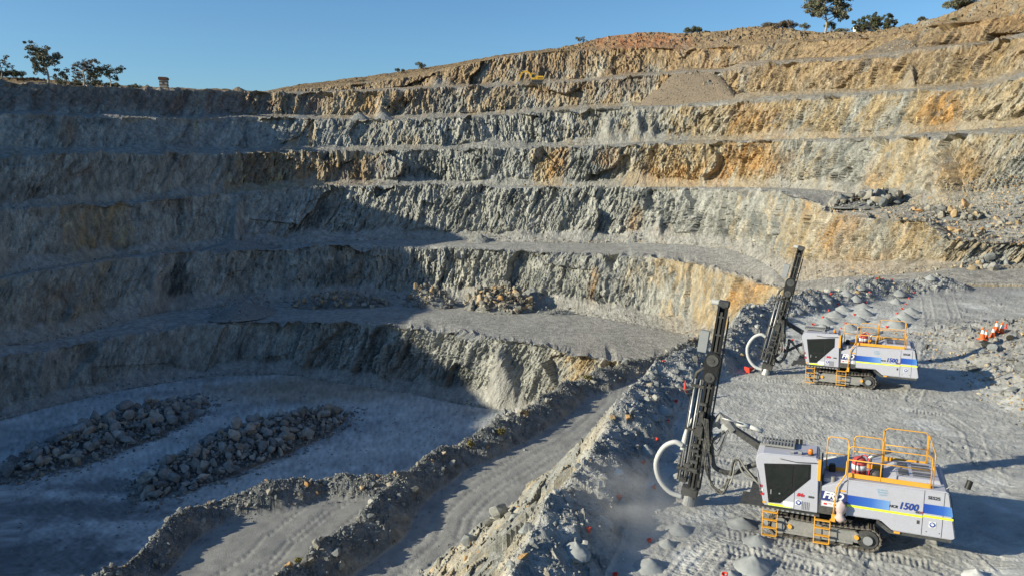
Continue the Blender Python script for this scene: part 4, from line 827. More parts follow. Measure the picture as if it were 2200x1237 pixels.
def paint(name, c, rough=.4, dirt=.35, dustc=(.36, .36, .34), scale=2.2, metal=0.0, spec=.4):
    m, t, b = mat_new(name)
    tc = t.nodes.new('ShaderNodeTexCoord'); n = nnode(t, 'ShaderNodeTexNoise', Scale=scale, Detail=7.0, Roughness=.7); t.links.new(tc.outputs['Object'], n.inputs[0])
    n2 = nnode(t, 'ShaderNodeTexNoise', Scale=scale * 7, Detail=4.0, Roughness=.7); t.links.new(tc.outputs['Object'], n2.inputs[0])
    ad = nnode(t, 'ShaderNodeMath', operation='MULTIPLY'); t.links.new(n.outputs[0], ad.inputs[0]); t.links.new(n2.outputs[0], ad.inputs[1])
    f = ramp(t, [(.16, 0.0), (.42, dirt)], ad.outputs[0])
    mx = t.nodes.new('ShaderNodeMix'); mx.data_type = 'RGBA'; t.links.new(f, mx.inputs[0]); mx.inputs[6].default_value = (*c, 1); mx.inputs[7].default_value = (*dustc, 1)
    t.links.new(mx.outputs[2], b.inputs['Base Color']); b.inputs['Metallic'].default_value = metal; b.inputs['Specular IOR Level'].default_value = spec
    rr_ = nnode(t, 'ShaderNodeMapRange'); t.links.new(f, rr_.inputs[0]); rr_.inputs[3].default_value = rough; rr_.inputs[4].default_value = .85; t.links.new(rr_.outputs[0], b.inputs['Roughness'])
    return m
M['body_white'] = paint('lavender_white_paint', (.42, .425, .50), .45, .6, (.34, .33, .305)); M['steel_black'] = paint('black_steel', (.009, .009, .010), .5, .2, (.07, .07, .066)); M['steel_dark'] = paint('dark_steel', (.04, .041, .043), .55, .5, (.17, .165, .15))
M['steel_grey'] = paint('dusty_steel', (.2, .2, .19), .55, .7, (.36, .34, .31)); M['mast_grey'] = paint('mast_steel', (.035, .034, .032), .55, .5, (.15, .145, .13)); M['steel_bare'] = paint('bare_steel', (.42, .42, .42), .35, .5, (.4, .39, .36), metal=.6); M['rail_yellow'] = paint('yellow_orange_paint', (.72, .34, .025), .42, .25, (.5, .4, .25))
M['hose_black'] = paint('black_rubber', (.03, .03, .03), .6, .8, (.24, .23, .21)); M['hose_white'] = paint('grey_white_hose', (.5, .5, .48), .55, .4, (.4, .4, .38)); M['track'] = paint('track_steel', (.085, .07, .055), .6, .8, (.3, .28, .25), 5)
M['panel_grey'] = paint('grey_paint', (.25, .26, .27), .45, .4); M['navy'] = paint('navy_blue', (.012, .028, .16), .4, .1); M['blue'] = paint('blue', (.025, .10, .42), .4, .1); M['blue_l'] = paint('light_blue', (.16, .3, .58), .4, .1); M['fluoro'] = paint('fluoro_yellow', (.72, .9, .03), .45, .08)
M['white'] = paint('white_sign', (.72, .72, .72), .45, .15); M['ink'] = paint('dark_ink', (.03, .03, .035), .5, .0); M['ink_blue'] = paint('blue_ink', (.02, .055, .27), .45, .0); M['ink_red'] = paint('red_ink', (.55, .03, .04), .45, .0); M['ink_pale'] = paint('pale_blue_ink', (.25, .45, .6), .5, .0)
M['tank_red'] = paint('red_tank', (.42, .03, .025), .4, .3); M['louvre'] = paint('dark_louvre', (.09, .085, .095), .6, .5); M['bag'] = paint('milky_plastic', (.5, .42, .40), .35, .3, (.5, .12, .10), 6)
m, t, b = mat_new('cab_glass'); b.inputs['Base Color'].default_value = (.012, .015, .014, 1); b.inputs['Roughness'].default_value = .06; b.inputs['Specular IOR Level'].default_value = .6; M['glass'] = m
m, t, b = mat_new('amber_lens'); b.inputs['Base Color'].default_value = (.8, .2, .01, 1); b.inputs['Roughness'].default_value = .25; M['amber'] = m
def text(body, size, mat, parent, x, z, y=-.012, shear=0.0, bold=0.0, name='lettering', sx=1.0):
    cu = bpy.data.curves.new('t', 'FONT'); cu.body = body; cu.size = size; cu.shear = shear; cu.offset = bold; cu.extrude = .0015; cu.resolution_u = 3
    to = bpy.data.objects.new('t', cu); COL.objects.link(to); dg = bpy.context.evaluated_depsgraph_get(); me = bpy.data.meshes.new_from_object(to.evaluated_get(dg)); bpy.data.objects.remove(to)
    me.materials.clear(); o = link(name, me, M[mat], parent); o.location = (x, y, z); o.rotation_euler = (math.pi / 2, 0, 0); o.scale = (sx, 1, 1); return o
def rail(parent, pts, r=.017, name='handrail', mat='rail_yellow'): return MB().tube(pts, r, 8).build(name, mat, parent, smooth=True)
def hoop(x0, x1, y, z0, z1, rad=.12, axis='x'):
    """upright hoop of a guard rail with rounded corners"""
    c = [(x0, z0), (x0, z1 - rad)] + [(x0 + rad - rad * math.cos(a), z1 - rad + rad * math.sin(a)) for a in np.linspace(.3, 1.3, 4)] + [(x0 + rad, z1), (x1 - rad, z1)] + [(x1 - rad + rad * math.sin(a), z1 - rad + rad * math.cos(a)) for a in np.linspace(.3, 1.3, 4)] + [(x1, z1 - rad), (x1, z0)]
    return [(u, y, w) for u, w in c] if axis == 'x' else [(y, u, w) for u, w in c]
# one track shoe, shared by all shoes of both machines
_sh = MB().box(-.072, .072, -.215, .215, -.02, .02).box(-.014, .014, -.22, .22, -.05, -.018)
SHOE = _sh.mesh('track_shoe'); SHOE.materials.append(M['track'])

def make_rig(label, origin, head, base, top, number, loop):
    R = tag(empty('drill_rig', origin, head), label, 'drill rig', 'white blast hole drill rigs')
    # ---- crawlers
    for y0 in (.02, 1.93):
        yc = y0 + .225
        fr = MB().prism([(.62, .22), (3.15, .22), (3.2, .42), (2.95, .58), (2.2, .56), (1.9, .62), (1.1, .62), (.9, .5), (.6, .48)], y0 + .06, y0 + .39).box(.8, 2.9, y0 + .03, y0 + .1, .16, .26)
        cr = fr.build('crawler', 'steel_grey', R, .015)
        for (cx, r, nm) in ((3.3, .30, 'sprocket'), (.72, .27, 'idler_wheel')):
            MB().tube([(cx, y0 + .06, .38), (cx, y0 + .39, .38)], r, 22).tube([(cx, y0 + .005, .38), (cx, y0 + .07, .38)], r * .55, 18).build(nm, 'steel_dark' if nm == 'sprocket' else 'steel_grey', cr)
        MB().tube([(3.3, y0 - .02, .38), (3.3, y0 + .02, .38)], r * .52, 18).build('hub', 'panel_grey', cr)
        for cx in (1.1, 1.5, 1.9, 2.3, 2.7): MB().tube([(cx, y0 + .08, .17), (cx, y0 + .37, .17)], .095, 12).build('track_roller', 'steel_dark', cr)
        for cx in (1.02, 2.98): MB().tube([(cx, y0 + .0, .42), (cx, y0 + .08, .42)], .07, 12).build('track_lamp', 'rail_yellow', cr)
        path = []; rB, rF = .355, .325
        path += [(3.3 + rB * math.sin(a), .39 - rB * math.cos(a)) for a in np.linspace(0, math.pi, 16)]
        path += [(x, .735 - .05 * math.sin((3.3 - x) / 2.58 * math.pi)) for x in np.linspace(3.2, .8, 26)]
        path += [(.72 - rF * math.sin(a), .38 + rF * math.cos(a)) for a in np.linspace(0, math.pi * .97, 14)]
        path += [(x, .045) for x in np.linspace(.85, 3.28, 20)]
        pp = np.array(path); seg = np.hypot(*np.diff(np.vstack([pp, pp[:1]]), axis=0).T); cum = np.concatenate([[0], np.cumsum(seg)]); n = 46
        for k in range(n):
            s = cum[-1] * k / n; x, z = np.interp(s, cum, np.append(pp[:, 0], pp[0, 0])), np.interp(s, cum, np.append(pp[:, 1], pp[0, 1]))
            s2 = (s + .05) % cum[-1]; x2, z2 = np.interp(s2, cum, np.append(pp[:, 0], pp[0, 0])), np.interp(s2, cum, np.append(pp[:, 1], pp[0, 1]))
            o = bpy.data.objects.new('track_shoe', SHOE); COL.objects.link(o); o.parent = cr; o.location = (x, yc, z); o.rotation_euler = (0, -math.atan2(z2 - z, x2 - x), 0)
    MB().box(.9, 3.2, .46, 1.94, .35, .8).box(1.2, 2.9, .7, 1.7, .8, 1.02).build('undercarriage', 'steel_black', R, .02)
    # ---- deck and steps
    dk = MB().box(-.32, 1.88, -.06, 2.35, .93, 1.0).build('deck', 'steel_dark', R, .01)
    MB().box(-.55, .15, .1, 1.1, .9, .93).build('front_step', 'steel_dark', R, .01)
    for k in range(14): MB().box(-.30 + k * .15, -.22 + k * .15, -.07, -.055, .94, .99).build('tread_slot', 'steel_bare', dk)
    for x0, x1, zb in ((.20, .64, .06), (1.75, 2.2, .10)):
        la = MB().tube([(x0, -.10, .96), (x0, -.13, zb)], .016, 8).tube([(x1, -.10, .96), (x1, -.13, zb)], .016, 8).build('ladder', 'rail_yellow', R)
        for zz in np.linspace(zb + .03, .88, 4): MB().box(x0, x1, -.19, -.07, zz - .012, zz + .012).build('rung', 'rail_yellow', la, .005)
    # ---- cab
    side = [(.19, 1.03), (-.13, 2.52), (-.06, 2.70), (.1, 2.76), (1.70, 2.82), (1.77, 2.74), (1.83, 1.03)]
    cab = MB().prism(side, 0, 1.22).build('cab', 'body_white', R, .03)
    door = [(.14, 2.42), (1.54, 2.60), (1.55, 2.12), (.70, 1.17), (.34, 1.14)]
    dr = MB().prism(door, -.014, .02).build('door', 'steel_black', cab, .01)
    MB().prism([(.20, 2.36), (1.02, 2.47), (1.02, 1.74), (.32, 1.74)], -.024, -.010).build('pane', 'glass', dr); MB().prism([(1.09, 2.48), (1.49, 2.53), (1.49, 2.14), (1.09, 1.70)], -.024, -.010).build('pane', 'glass', dr); MB().prism([(.34, 1.69), (1.02, 1.69), (1.02, 1.60), (.68, 1.21), (.40, 1.19)], -.024, -.010).build('pane', 'glass', dr)
    MB().box(.38, .42, -.05, -.014, 1.45, 1.6).build('door_handle', 'steel_bare', dr, .005); MB().tube([(.66, -.03, 1.5), (.66, -.012, 1.5)], .025, 12).build('lock', 'steel_bare', dr)
    MB().prism([(.10, 1.5), (-.10, 2.44), (-.13, 2.44), (.06, 1.5)], .1, 1.12).build('windscreen', 'glass', cab); MB().tube([(-.06, .02, 2.2), (.02, -.03, 1.75), (.12, .0, 1.4)], .018, 8).build('grab_bar', 'steel_grey', cab, smooth=True)
    for k in range(3): MB().box(.03 + k * .03, .13 + k * .03, -.012, .01, 1.62 - k * .13, 1.70 - k * .13).build('warning_decal', 'ink_red' if k % 2 == 0 else 'white', cab)
    MB().box(.16, .26, -.012, .01, 1.10, 1.16).build('warning_decal', 'rail_yellow', cab)
    MB().box(.34, 1.02, -.010, .004, 1.06, 1.125).build('stripe', 'fluoro', cab); MB().box(.78, 1.10, -.016, .004, 1.09, 1.27).build('notice', 'white', cab)
    MB().box(1.10, 1.108, -.006, .01, 1.06, 1.62).build('panel_seam', 'ink', cab)
    for k in range(5):
        MB().box(1.34 + k * .05, 1.36 + k * .05, -.008, .01, 1.08, 1.34).build('vent_slot', 'louvre', cab)
    def ear(parent, x, z, s=.09):
        q = MB().box(x - s, x + s, -.012, .004, z - s, z + s).build('safety_sign', 'white', parent); MB().tube([(x, -.018, z), (x, -.010, z)], s * .88, 20).build('sign_disc', 'ink_blue', q)
        MB().tube([(x, -.022, z - .005), (x, -.016, z - .005)], s * .36, 14).build('sign_head', 'white', q); MB().tube([(x - s * .45, -.024, z), (x - s * .4, -.024, z + s * .38), (x, -.024, z + s * .55), (x + s * .4, -.024, z + s * .38), (x + s * .45, -.024, z)], s * .1, 6).build('sign_ear_muff', 'white', q)
    ear(cab, 1.24, 1.29); text('iMs', .16, 'ink_red', cab, 1.17, 1.50, -.014, .25, .006); MB().box(1.52, 1.68, -.02, .004, 1.50, 1.56).build('latch', 'steel_dark', cab, .005)
    MB().tube([(.62, -.04, 2.66), (1.1, -.05, 2.62), (1.70, -.05, 2.68)], .012, 6).build('wiper', 'steel_dark', cab)
    MB().box(1.74, 1.84, -.02, .06, 2.1, 2.78).build('corner_post', 'rail_yellow', cab, .01)
    MB().tube([(1.50, .22, 2.80), (1.50, .22, 2.86)], .085, 14).build('beacon_base', 'steel_dark', cab); MB().tube([(1.50, .22, 2.86), (1.50, .22, 2.99), (1.50, .22, 3.02)], [.075, .068, .04], 14).build('beacon', 'amber', cab, smooth=True)
    for xx in (.95, 1.18): MB().tube([(xx - .05, .18, 2.87), (xx + .06, .18, 2.87)], .07, 12).build('work_lamp', 'steel_bare', cab)
    gu = MB().box(-.05, 1.0, .52, .56, 2.83, 2.89).box(-.05, 1.0, 1.14, 1.18, 2.83, 2.89).build('roof_guard', 'steel_grey', cab)
    for k in range(11): MB().box(-.03 + k * .098, .03 + k * .098, .54, 1.16, 2.86, 2.90).build('guard_bar', 'steel_grey', gu, .004)
    for xx in (1.02, 1.14): MB().box(xx, xx + .09, 1.0, 1.08, 2.84, 3.0).build('roof_box', 'steel_black', cab, .01)
    MB().tube([(1.2, 1.1, 2.82), (1.2, 1.1, 3.22)], .008, 6).build('aerial', 'steel_dark', cab)
    # ---- engine housing
    prof = [(1.86, 1.04), (1.86, 1.92), (2.5, 2.17), (2.62, 2.25), (5.28, 2.31), (5.38, 2.26), (5.64, .9), (5.56, .84), (3.95, .84), (3.6, 1.12), (2.64, 1.10), (2.6, 1.04)]
    ho = MB().prism(prof, .0, 2.4).build('engine_housing', 'body_white', R, .035)
    MB().prism([(3.55, 1.10), (3.93, .83), (5.55, .83), (5.55, .74), (3.85, .74), (3.5, 1.0)], .02, 2.38).build('lower_skirt', 'steel_dark', R, .01)
    MB().box(1.86, 2.62, -.008, .02, 1.05, 1.30).build('lower_panel', 'steel_dark', ho); MB().box(1.83, 1.88, .02, 1.2, 1.05, 2.6).build('bulkhead', 'steel_dark', ho)
    for xx, z0, z1 in ((2.615, 1.12, 2.22), (4.72, .88, 2.27), (5.25, .88, 2.28)): MB().box(xx, xx + .012, -.006, .01, z0, z1).build('panel_seam', 'ink', ho)
    MB().box(1.88, 2.605, -.010, .01, 1.50, 1.80).build('logo_band', 'navy', ho); text('FRD', .30, 'white', ho, 1.93, 1.585, -.016, .22, .012, 'lettering', 1.08); text('FURUKAWA', .062, 'white', ho, 2.16, 1.525, -.016, .2, .002)
    nb = MB().box(1.94, 2.52, -.012, .01, 1.33, 1.46).build('notice', 'white', ho)
    for k in range(4): MB().box(1.97 + k * .14, 2.07 + k * .14, -.017, -.010, 1.36 + .04 * (k % 2), 1.42).build('notice_print', 'ink_red', nb)
    mats = ['blue', 'blue', 'blue', 'blue_l']
    gm = M.get('grad')
    if gm is None:
        gm, t, b = mat_new('blue_fade'); tc = t.nodes.new('ShaderNodeTexCoord'); sx_ = t.nodes.new('ShaderNodeSeparateXYZ'); t.links.new(tc.outputs['Object'], sx_.inputs[0]); mr = nnode(t, 'ShaderNodeMapRange'); t.links.new(sx_.outputs[0], mr.inputs[0]); mr.inputs[1].default_value = 2.62; mr.inputs[2].default_value = 4.0
        t.links.new(ramp(t, [(0, (.015, .06, .34)), (.5, (.04, .14, .48)), (1.0, (.22, .4, .66))], mr.outputs[0]), b.inputs['Base Color']); b.inputs['Roughness'].default_value = .4; M['grad'] = gm
        gm2, t, b = mat_new('blue_fade_rear'); tc = t.nodes.new('ShaderNodeTexCoord'); sx_ = t.nodes.new('ShaderNodeSeparateXYZ'); t.links.new(tc.outputs['Object'], sx_.inputs[0]); mr = nnode(t, 'ShaderNodeMapRange'); t.links.new(sx_.outputs[0], mr.inputs[0]); mr.inputs[1].default_value = 4.72; mr.inputs[2].default_value = 5.6
        t.links.new(ramp(t, [(0, (.015, .06, .34)), (.6, (.03, .12, .45)), (1.0, (.12, .3, .6))], mr.outputs[0]), b.inputs['Base Color']); b.inputs['Roughness'].default_value = .4; M['grad2'] = gm2
    MB().box(2.63, 3.82, -.010, .01, 1.49, 1.78).build('colour_band', 'grad', ho); MB().prism([(4.735, 1.57), (5.515, 1.57), (5.46, 1.86), (4.735, 1.86)], -.010, .01).build('colour_band', 'grad2', ho)
    MB().box(2.63, 4.72, -.012, .01, 1.41, 1.472).build('stripe', 'fluoro', ho); MB().box(4.735, 5.53, -.012, .01, 1.45, 1.512).build('stripe', 'fluoro', ho)
    text('HCR', .115, 'ink', ho, 3.80, 1.60, -.016, .2, .003); text('1500', .30, 'ink_blue', ho, 4.05, 1.60, -.016, .22, .008, 'lettering', .88); text('-ED', .10, 'ink', ho, 4.50, 1.535, -.018, .2, .003); text('II', .10, 'ink_red', ho, 4.66, 1.535, -.018, .2, .004, 'lettering', .9)
    text(number, .135, 'ink', ho, 4.82, 2.03, -.014, 0, .003); ear(ho, 5.0, 1.24)
    for k, wd in enumerate(('Southern', 'Explosive', 'Supplies')): text(wd, .075, 'ink_pale', ho, 3.44 + .02 * k, 2.08 - .075 * k, -.014)
    MB().box(2.40, 2.58, -.012, .01, 1.86, 1.91).build('warning_decal', 'rail_yellow', ho); MB().box(4.58, 4.65, -.014, .01, 1.2, 1.31).build('latch', 'steel_dark', ho, .004); MB().box(3.99, 4.16, -.03, .01, .79, .85).build('marker_lamp', 'rail_yellow', ho, .005)
    for x_, z_ in ((4.85, 1.0), (5.2, 1.0)): MB().tube([(x_, -.012, z_), (x_, .0, z_)], .014, 8).build('bolt', 'steel_dark', ho)
    # rear grille and mirror
    gg = MB().prism([(5.60, 1.1), (5.44, 2.05), (5.47, 2.05), (5.64, 1.1)], .2, 2.2).build('rear_grille', 'louvre', ho); MB().tube([(5.3, .3, 2.28), (5.5, .35, 2.45), (5.85, .4, 2.52)], .014, 6).build('mirror_arm', 'steel_bare', ho); MB().tube([(5.86, .33, 2.38), (5.92, .36, 2.62)], [.085, .085], 12).build('mirror', 'steel_black', ho)
    # roof hood with louvres
    hd = MB().prism([(3.55, 2.26), (3.75, 2.28), (3.98, 2.40), (5.16, 2.42), (5.22, 2.28)], .55, 1.95).build('roof_hood', 'body_white', ho, .02)
    for x0, x1 in ((4.05, 4.32),):
        for y0 in (.68, 1.3): MB().box(x0, x1, y0, y0 + .5, 2.40, 2.423).build('louvre', 'louvre', hd)
    for k in range(5): MB().box(4.45, 4.95, .68 + k * .24, .80 + k * .24, 2.40, 2.428).build('louvre', 'louvre', hd)
    MB().box(1.92, 2.5, .25, 1.1, 1.98, 2.16).build('hood_step', 'body_white', ho, .03); MB().box(2.06, 2.26, .75, .95, 2.1, 2.4).build('air_cleaner', 'steel_black', ho, .03); MB().tube([(2.2, .2, 2.05), (2.2, .2, 2.22)], .06, 12).build('filler_cap', 'steel_grey', ho)
    # guard rails
    y1 = .14
    g1 = MB().box(2.62, 4.86, y1 - .01, y1 + .01, 2.30, 2.44).build('toe_board', 'rail_yellow', R, .004)
    rail(g1, hoop(2.60, 4.88, y1, 2.26, 3.30)); rail(g1, [(2.60, y1, 2.86), (4.88, y1, 2.86)], .016); rail(g1, [(3.52, y1, 2.30), (3.52, y1, 2.86)], .016); rail(g1, hoop(y1 + .02, .42, 2.60, 2.28, 3.30, .08, 'y'))
    g2 = MB().box(2.0, 2.58, .92, .94, 2.14, 2.28).build('toe_board', 'rail_yellow', R, .004); rail(g2, hoop(1.98, 2.60, .93, 2.0, 3.26)); rail(g2, [(1.98, .93, 2.72), (2.60, .93, 2.72)], .016)
    g3 = MB().box(2.78, 3.58, 1.14, 1.16, 2.30, 2.44).build('toe_board', 'rail_yellow', R, .004); rail(g3, hoop(2.76, 3.60, 1.15, 2.28, 3.32)); rail(g3, [(2.76, 1.15, 2.80), (3.60, 1.15, 2.80)], .016)
    g4 = MB().box(3.70, 4.90, 2.04, 2.06, 2.30, 2.44).build('toe_board', 'rail_yellow', R, .004); rail(g4, hoop(3.68, 4.92, 2.05, 2.28, 3.40)); rail(g4, [(3.68, 2.05, 2.84), (4.92, 2.05, 2.84)], .016)
    rail(g4, hoop(1.17, 2.03, 3.64, 2.28, 3.36, .1, 'y')); rail(g1, hoop(.18, 2.03, 4.95, 2.28, 3.34, .1, 'y')); rail(g1, [(4.95, .18, 2.84), (4.95, 2.03, 2.84)], .016)
    rail(R, [(2.56, .02, 2.85), (2.55, -.05, 2.45), (2.32, -.08, 2.0), (2.26, -.08, 1.0)], .022, 'step_handrail'); MB().box(2.22, 2.34, -.12, -.06, .88, 1.12).build('handrail_foot', 'rail_yellow', R, .01)
    # fire suppression bottle, pots and exhaust on the roof
    fb = MB().tube([(2.92, .52, 2.28), (2.92, .52, 2.34), (2.92, .52, 2.74), (2.92, .52, 2.84), (2.92, .52, 2.88)], [.2, .215, .215, .15, .05], 18).build('suppression_bottle', 'tank_red', R, smooth=True)
    MB().tube([(2.92, .52, 2.48), (2.92, .52, 2.64)], .219, 18).build('bottle_label', 'white', fb, smooth=True); MB().tube([(2.92, .52, 2.42), (2.92, .52, 2.45)], .223, 18).build('strap', 'steel_dark', fb, smooth=True)
    MB().tube(curve_pts([(2.95, .5, 2.9), (3.1, .45, 2.95), (3.22, .42, 2.7), (3.2, .42, 2.35)], 18), .02, 8).build('bottle_hose', 'ink_red', fb, smooth=True)
    MB().tube([(3.42, .62, 2.28), (3.42, .62, 2.4), (3.42, .62, 2.48)], [.2, .2, .12], 18).build('pre_cleaner', 'steel_dark', R, smooth=True)
    MB().tube([(3.25, 1.45, 2.28), (3.25, 1.45, 2.55), (3.36, 1.47, 2.64), (3.85, 1.6, 2.82)], .075, 12).build('exhaust_pipe', 'steel_bare', R, smooth=True)
    # ---- mast: local frame running from its foot to its head
    b0, t0 = Vector(base), Vector(top); wv = (t0 - b0); L = wv.length; wv.normalize(); uv_ = (Vector((1, 0, 0)) - wv * wv.x).normalized(); vv = wv.cross(uv_)
    mt = lambda u, v, w: b0 + uv_ * u + vv * v + wv * (w * L / 7.4)
    def mast(mb, name, mat, par, bevel=0.0, smooth=False): return mb.xf(mt).build(name, mat, par, bevel, smooth)
    ms = mast(MB().box(.03, .11, -.18, .18, .25, 7.2).box(.27, .35, -.18, .18, .25, 7.2).box(.1, .28, .02, .18, .25, 7.15), 'mast', 'steel_black', R, .012)
    for k in range(11): mast(MB().box(.08, .30, -.17, -.12, .6 + k * .62, .66 + k * .62), 'mast_rung', 'steel_dark', ms)
    mast(MB().box(.15, .22, -.15, -.1, .5, 7.0), 'feed_chain', 'mast_grey', ms); mast(MB().tube([(.43, -.08, .6), (.43, -.08, 6.9)], .02, 6), 'mast_pipe', 'steel_dark', ms); mast(MB().tube([(.44, .06, .6), (.44, .06, 6.7)], .022, 6), 'mast_pipe', 'steel_dark', ms)
    mast(MB().box(.0, .38, -.16, .2, 7.14, 7.36), 'mast_head', 'steel_dark', ms, .03); mast(MB().tube([(-.2, -.05, 7.28), (.05, -.05, 7.28)], .09, 14), 'head_motor', 'hose_white', ms)
    def stad(cu, cw, r1, c2, r2, n=10): return [(cu + r1 * math.cos(a), cw + r1 * math.sin(a)) for a in np.linspace(-.1, math.pi + .1, n)] + [(cu + r2 * math.cos(a), c2 + r2 * math.sin(a)) for a in np.linspace(math.pi + .1, 2 * math.pi - .1, n)]
    dp = mast(MB().prism(stad(.17, 5.35, .27, 4.75, .24), -.34, -.19), 'hose_drum', 'steel_black', ms, .01)
    for cw, r in ((5.35, .2), (4.75, .17)): mast(MB().tube([(.17, -.37, cw), (.17, -.33, cw)], r, 20), 'drum_disc', 'steel_dark', dp); mast(MB().tube([(.17, -.39, cw), (.17, -.36, cw)], r * .35, 12), 'drum_hub', 'mast_grey', dp)
    mast(MB().box(-.42, -.10, -.1, .12, 5.5, 6.25), 'control_box', 'panel_grey', ms, .02)
    # rod changer
    rc = mast(MB().box(-.42, .02, -.14, .1, 4.25, 4.36), 'rod_changer', 'mast_grey', R, .01)
    for c_ in ((-.45, .02, -.14, .1, 1.2, 1.3), (-.42, .02, -.14, .1, 2.7, 2.78)): mast(MB().box(*c_), 'rod_bracket', 'mast_grey', rc, .01)
    for u_, v_, r, mm in ((-.12, -.1, .03, 'steel_bare'), (-.2, .02, .03, 'steel_dark'), (-.3, -.08, .035, 'steel_bare'), (-.37, .05, .028, 'mast_grey'), (-.06, .06, .04, 'steel_dark')): mast(MB().tube([(u_, v_, .75), (u_, v_, 4.55)], r, 8), 'drill_rod', mm, rc, smooth=True)
    mast(MB().tube([(-.35, -.02, 4.4), (-.3, 0, 4.75), (-.12, .0, 4.95), (-.02, .02, 4.8)], .06, 8), 'changer_arm', 'mast_grey', rc, smooth=True); mast(MB().tube([(-.62, -.05, 4.05), (-.45, -.08, 4.12), (-.3, -.08, 4.2)], .035, 8).tube([(-.62, -.05, 4.05), (-.55, -.1, 3.95), (-.35, -.1, 4.0)], .03, 8), 'gripper', 'mast_grey', rc, smooth=True)
    df = mast(MB().box(.0, .26, -.38, -.16, 2.6, 3.0).box(.04, .2, -.33, -.16, 3.0, 3.5), 'rock_drill', 'mast_grey', ms, .03)
    for w_ in (2.2, 2.0, 3.7, 1.6, 1.3): mast(MB().box(-.06 + .05 * rng.random(), .2 + .1 * rng.random(), -.28, -.12, w_, w_ + .1), 'clamp', 'steel_dark' if w_ < 2.1 else 'mast_grey', ms, .015)
    for k in range(5): mast(MB().tube(curve_pts([(.1 + .06 * k, -.3, 3.3), (.32 + .05 * k, -.36, 2.9 - .1 * k), (.36 + .05 * k, -.28, 2.2), (.4 + .02 * k, -.2, 1.3 + .2 * k)], 15), .018, 6), 'small_hose', 'hose_black', ms, smooth=True)
    # foot: centraliser, dust hood and suction hose
    ft = mast(MB().box(-.16, .4, -.2, .2, .32, .62).box(-.02, .3, -.14, .16, .05, .35), 'centraliser', 'mast_grey', ms, .02); mast(MB().tube([(.12, 0, -.02), (.12, 0, .35)], [.24, .19], 16), 'dust_hood', 'steel_bare', ft)
    [mast(MB().box(*c_), 'rod_clamp', 'mast_grey', ms, .02) for c_ in ((-.26, -.04, -.22, -.05, .8, .98), (-.22, .02, -.22, -.1, 1.35, 1.5), (.32, .44, -.2, -.1, .75, 1.0))]
    hw_ = MB().tube(curve_pts([(-.1, -.1, .22), (-.55, -.14, .30), (-.98, -.16, .68), (-1.17, -.16, 1.25), (-1.0, -.16, 1.85), (-.66, -.14, 2.14), (-.36, -.1, 2.08)], 42), [.085 + .006 * (i % 2) for i in range(200)], 14); mast(hw_, 'suction_hose', 'hose_white', R, smooth=True)
    mast(MB().tube(curve_pts([(-.36, -.02, 1.9), (-.34, .02, 2.4), (-.24, .1, 2.9), (.0, .25, 3.25), (.3, .3, 3.2), (.75, .35, 2.9)], 30), .09, 12), 'suction_hose', 'hose_white' if loop == 0 else 'mast_grey', R, smooth=True)
    # boom
    ml = lambda u, v, w: tuple(mt(u, v, w))
    p1 = Vector(ml(.42, .12, 3.0)); kn = Vector((-1.12, 1.6, 2.95)); bs = Vector((.35, 1.6, 2.12))
    bo = MB().tube([bs, kn], [.17, .13], 4).build('boom', 'steel_dark', R, .01)
    MB().tube([kn + Vector((.1, 0, -.12)), kn + Vector((-.12, 0, .14)), kn + Vector((-.36, -.02, .34)), kn + Vector((-.46, -.04, .12)), p1], [.17, .2, .15, .16, .15], 8).build('knuckle', 'steel_grey', bo, .01)
    MB().tube([kn + Vector((.2, -.02, .16)), kn + Vector((.62, -.02, .10))], .085, 12).tube([kn + Vector((.62, -.02, .1)), kn + Vector((1.06, -.02, -.03))], .07, 12).build('boom_cylinder', 'hose_white', bo, smooth=True); MB().tube([kn + Vector((-.3, -.14, .32)), kn + Vector((.35, -.14, .2))], .03, 8).build('cylinder_rod', 'steel_bare', bo, smooth=True)
    MB().tube([kn + Vector((-.18, -.16, .0)), kn + Vector((-.18, .16, .0))], .12, 14).build('pivot', 'hose_white', bo); MB().box(.0, .75, 1.3, 2.0, 1.0, 2.2).build('boom_mount', 'steel_dark', R, .03)
    mast(MB().box(.36, .5, -.05, .3, 2.2, 3.3), 'mast_bracket', 'steel_dark', ms, .02); MB().tube([Vector(ml(.45, .15, 2.3)), kn + Vector((-.2, 0, -.2))], .06, 10).build('tilt_cylinder', 'steel_grey', bo, smooth=True)
    # hanging hoses
    a0 = Vector(ml(.35, -.1, 2.45))
    for k in range(6):
        j = lambda s=.05: Vector((rng.normal(0, s), rng.normal(0, s), rng.normal(0, s * .8)))
        pts = [a0 + j(.03), a0 + Vector((.12, -.1, -.85)) + j(), Vector((-1.62, 1.3, .88)) + j(), Vector((-1.25, 1.3, .72)) + j(.06), Vector((-1.0, 1.32, 1.2)) + j(), Vector((-.84, 1.35, 1.95)) + j(.04), Vector((-.5, 1.3, 1.6)) + j(), Vector((-.05, 1.15, 1.25)) + j(.04)]
        MB().tube(curve_pts(pts, 42), .026 + .008 * (k % 2), 8).build('hydraulic_hose', 'hose_black' if k % 3 else 'steel_grey', R, smooth=True)
    for q in ((-1.62, 1.3, .95), (-1.25, 1.3, .74), (-1.02, 1.32, 1.25), (-.86, 1.35, 1.9)): MB().tube([Vector(q) + Vector((-.07, 0, -.03)), Vector(q) + Vector((.07, 0, .03))], .075, 10).build('hose_clamp', 'steel_grey', R)
    MB().tube(curve_pts([Vector(ml(.45, .05, 2.75)), Vector(ml(.62, .1, 2.0)), Vector((-1.55, 1.5, 1.45)), Vector((-1.0, 1.6, 1.3)), Vector((-.5, 1.6, 1.6)), Vector((.0, 1.5, 1.9))], 40), .085, 12).build('dust_hose', 'hose_black', R, smooth=True)
